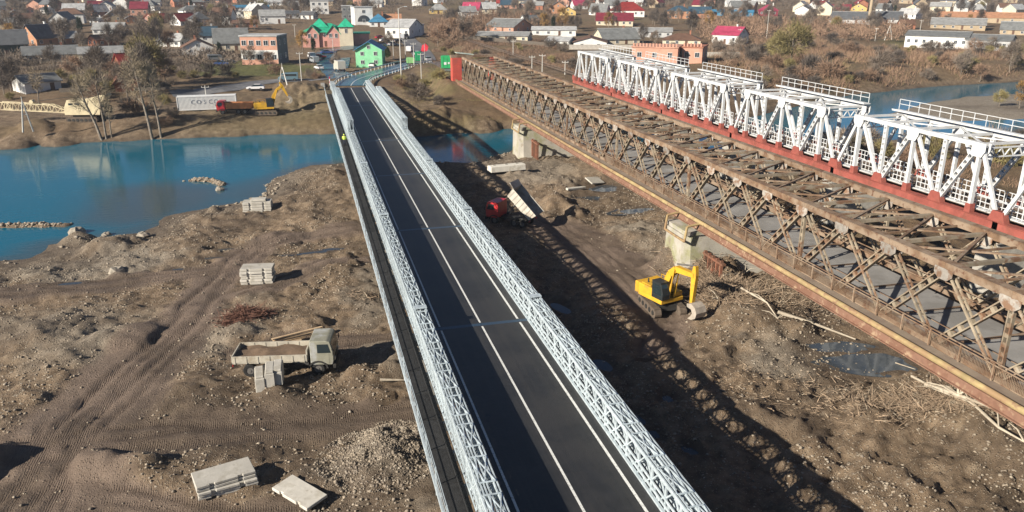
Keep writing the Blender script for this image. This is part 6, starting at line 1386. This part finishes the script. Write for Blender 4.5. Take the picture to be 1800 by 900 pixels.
litter('brush_heap',(1225,480),4,2.5,2600,.7,drift,'flood debris of twigs around the old pier',0)
litter('driftwood_line',(1690,735),6,1.6,2800,.9,drift,'tangle of bleached driftwood twigs at the right edge',-.75)
litter('driftwood_line',(1560,720),5,3,700,.6,drift,'loose twigs scattered on the gravel right of the shadow',-.3)
litter('root_heap',(430,560),2.6,1.3,1400,.8,M('red_twigs',(.2,.1,.07),.95,.3),'reddish root and twig heap left of the planks',.6)
litter('root_heap',(640,520),1.6,1.2,250,.6,drift,'small twig litter by the bridge footway',0)
litter('flood_twigs',(1430,690),9,4,900,.4,drift,'twigs washed over the riverbed',-.5)
# large shore rocks
rockm=M('rock',(.34,.3,.24),.9,.3,1.2,.5,c2=(.24,.2,.16),s2=1.,t2=.55)
def rock(px,py,r,label,fl=.6):
    g=at(px,py,-.3); g_=np.random.default_rng(int(px)); b=MB(); n=9; m=6
    for i in range(m):
        for j in range(n):
            ph=math.pi*i/(m-1)*.98+.02; q=r*(.75+.45*g_.random()); b.v.append((q*math.sin(ph)*math.cos(6.283*j/n),q*math.sin(ph)*math.sin(6.283*j/n),q*math.cos(ph)*fl))
    fs=[(i*n+j,(i+1)*n+j,(i+1)*n+(j+1)%n,i*n+(j+1)%n) for i in range(m-1) for j in range(n)]; b.f=fs; b.m=[0]*len(fs)
    o=b.build('rock',rockm,loc=(g[0],g[1],max(gz(g[0],g[1]),WZ)+r*.1)); tag(o,label,'rock')
rock(133,402,1.1,'large pale boulder at the water end of the gravel line'); rock(186,405,.55,'small boulder in the water right of the large one'); rock(252,412,.8,'boulder on the near shore at left'); rock(386,327,.7,'boulder on the gravel bar in mid channel'); rock(378,365,.7,'pale boulder at the shore left of the slab stack'); rock(205,478,.8,'pale boulder on the gravel above the track'); rock(322,312,.25,'tiny rock in the channel')

# ---------------------------------------------------------------- thin autumn haze over the whole place
b=MB(); b.bb(-760,960,-60,1495,-4,62)
hz=b.build('haze',M('x_tmp',(1,1,1)))
hm=bpy.data.materials.new('haze_air'); hm.use_nodes=True; t=hm.node_tree; t.nodes.clear(); ov=t.nodes.new('ShaderNodeVolumePrincipled'); oo=t.nodes.new('ShaderNodeOutputMaterial'); t.links.new(ov.outputs[0],oo.inputs['Volume'])
ov.inputs['Color'].default_value=(.88,.92,1,1); ov.inputs['Density'].default_value=.00017; ov.inputs['Anisotropy'].default_value=.2
hz.data.materials.clear(); hz.data.materials.append(hm); tag(hz,'thin pale haze softening the far town','haze',kind='stuff')
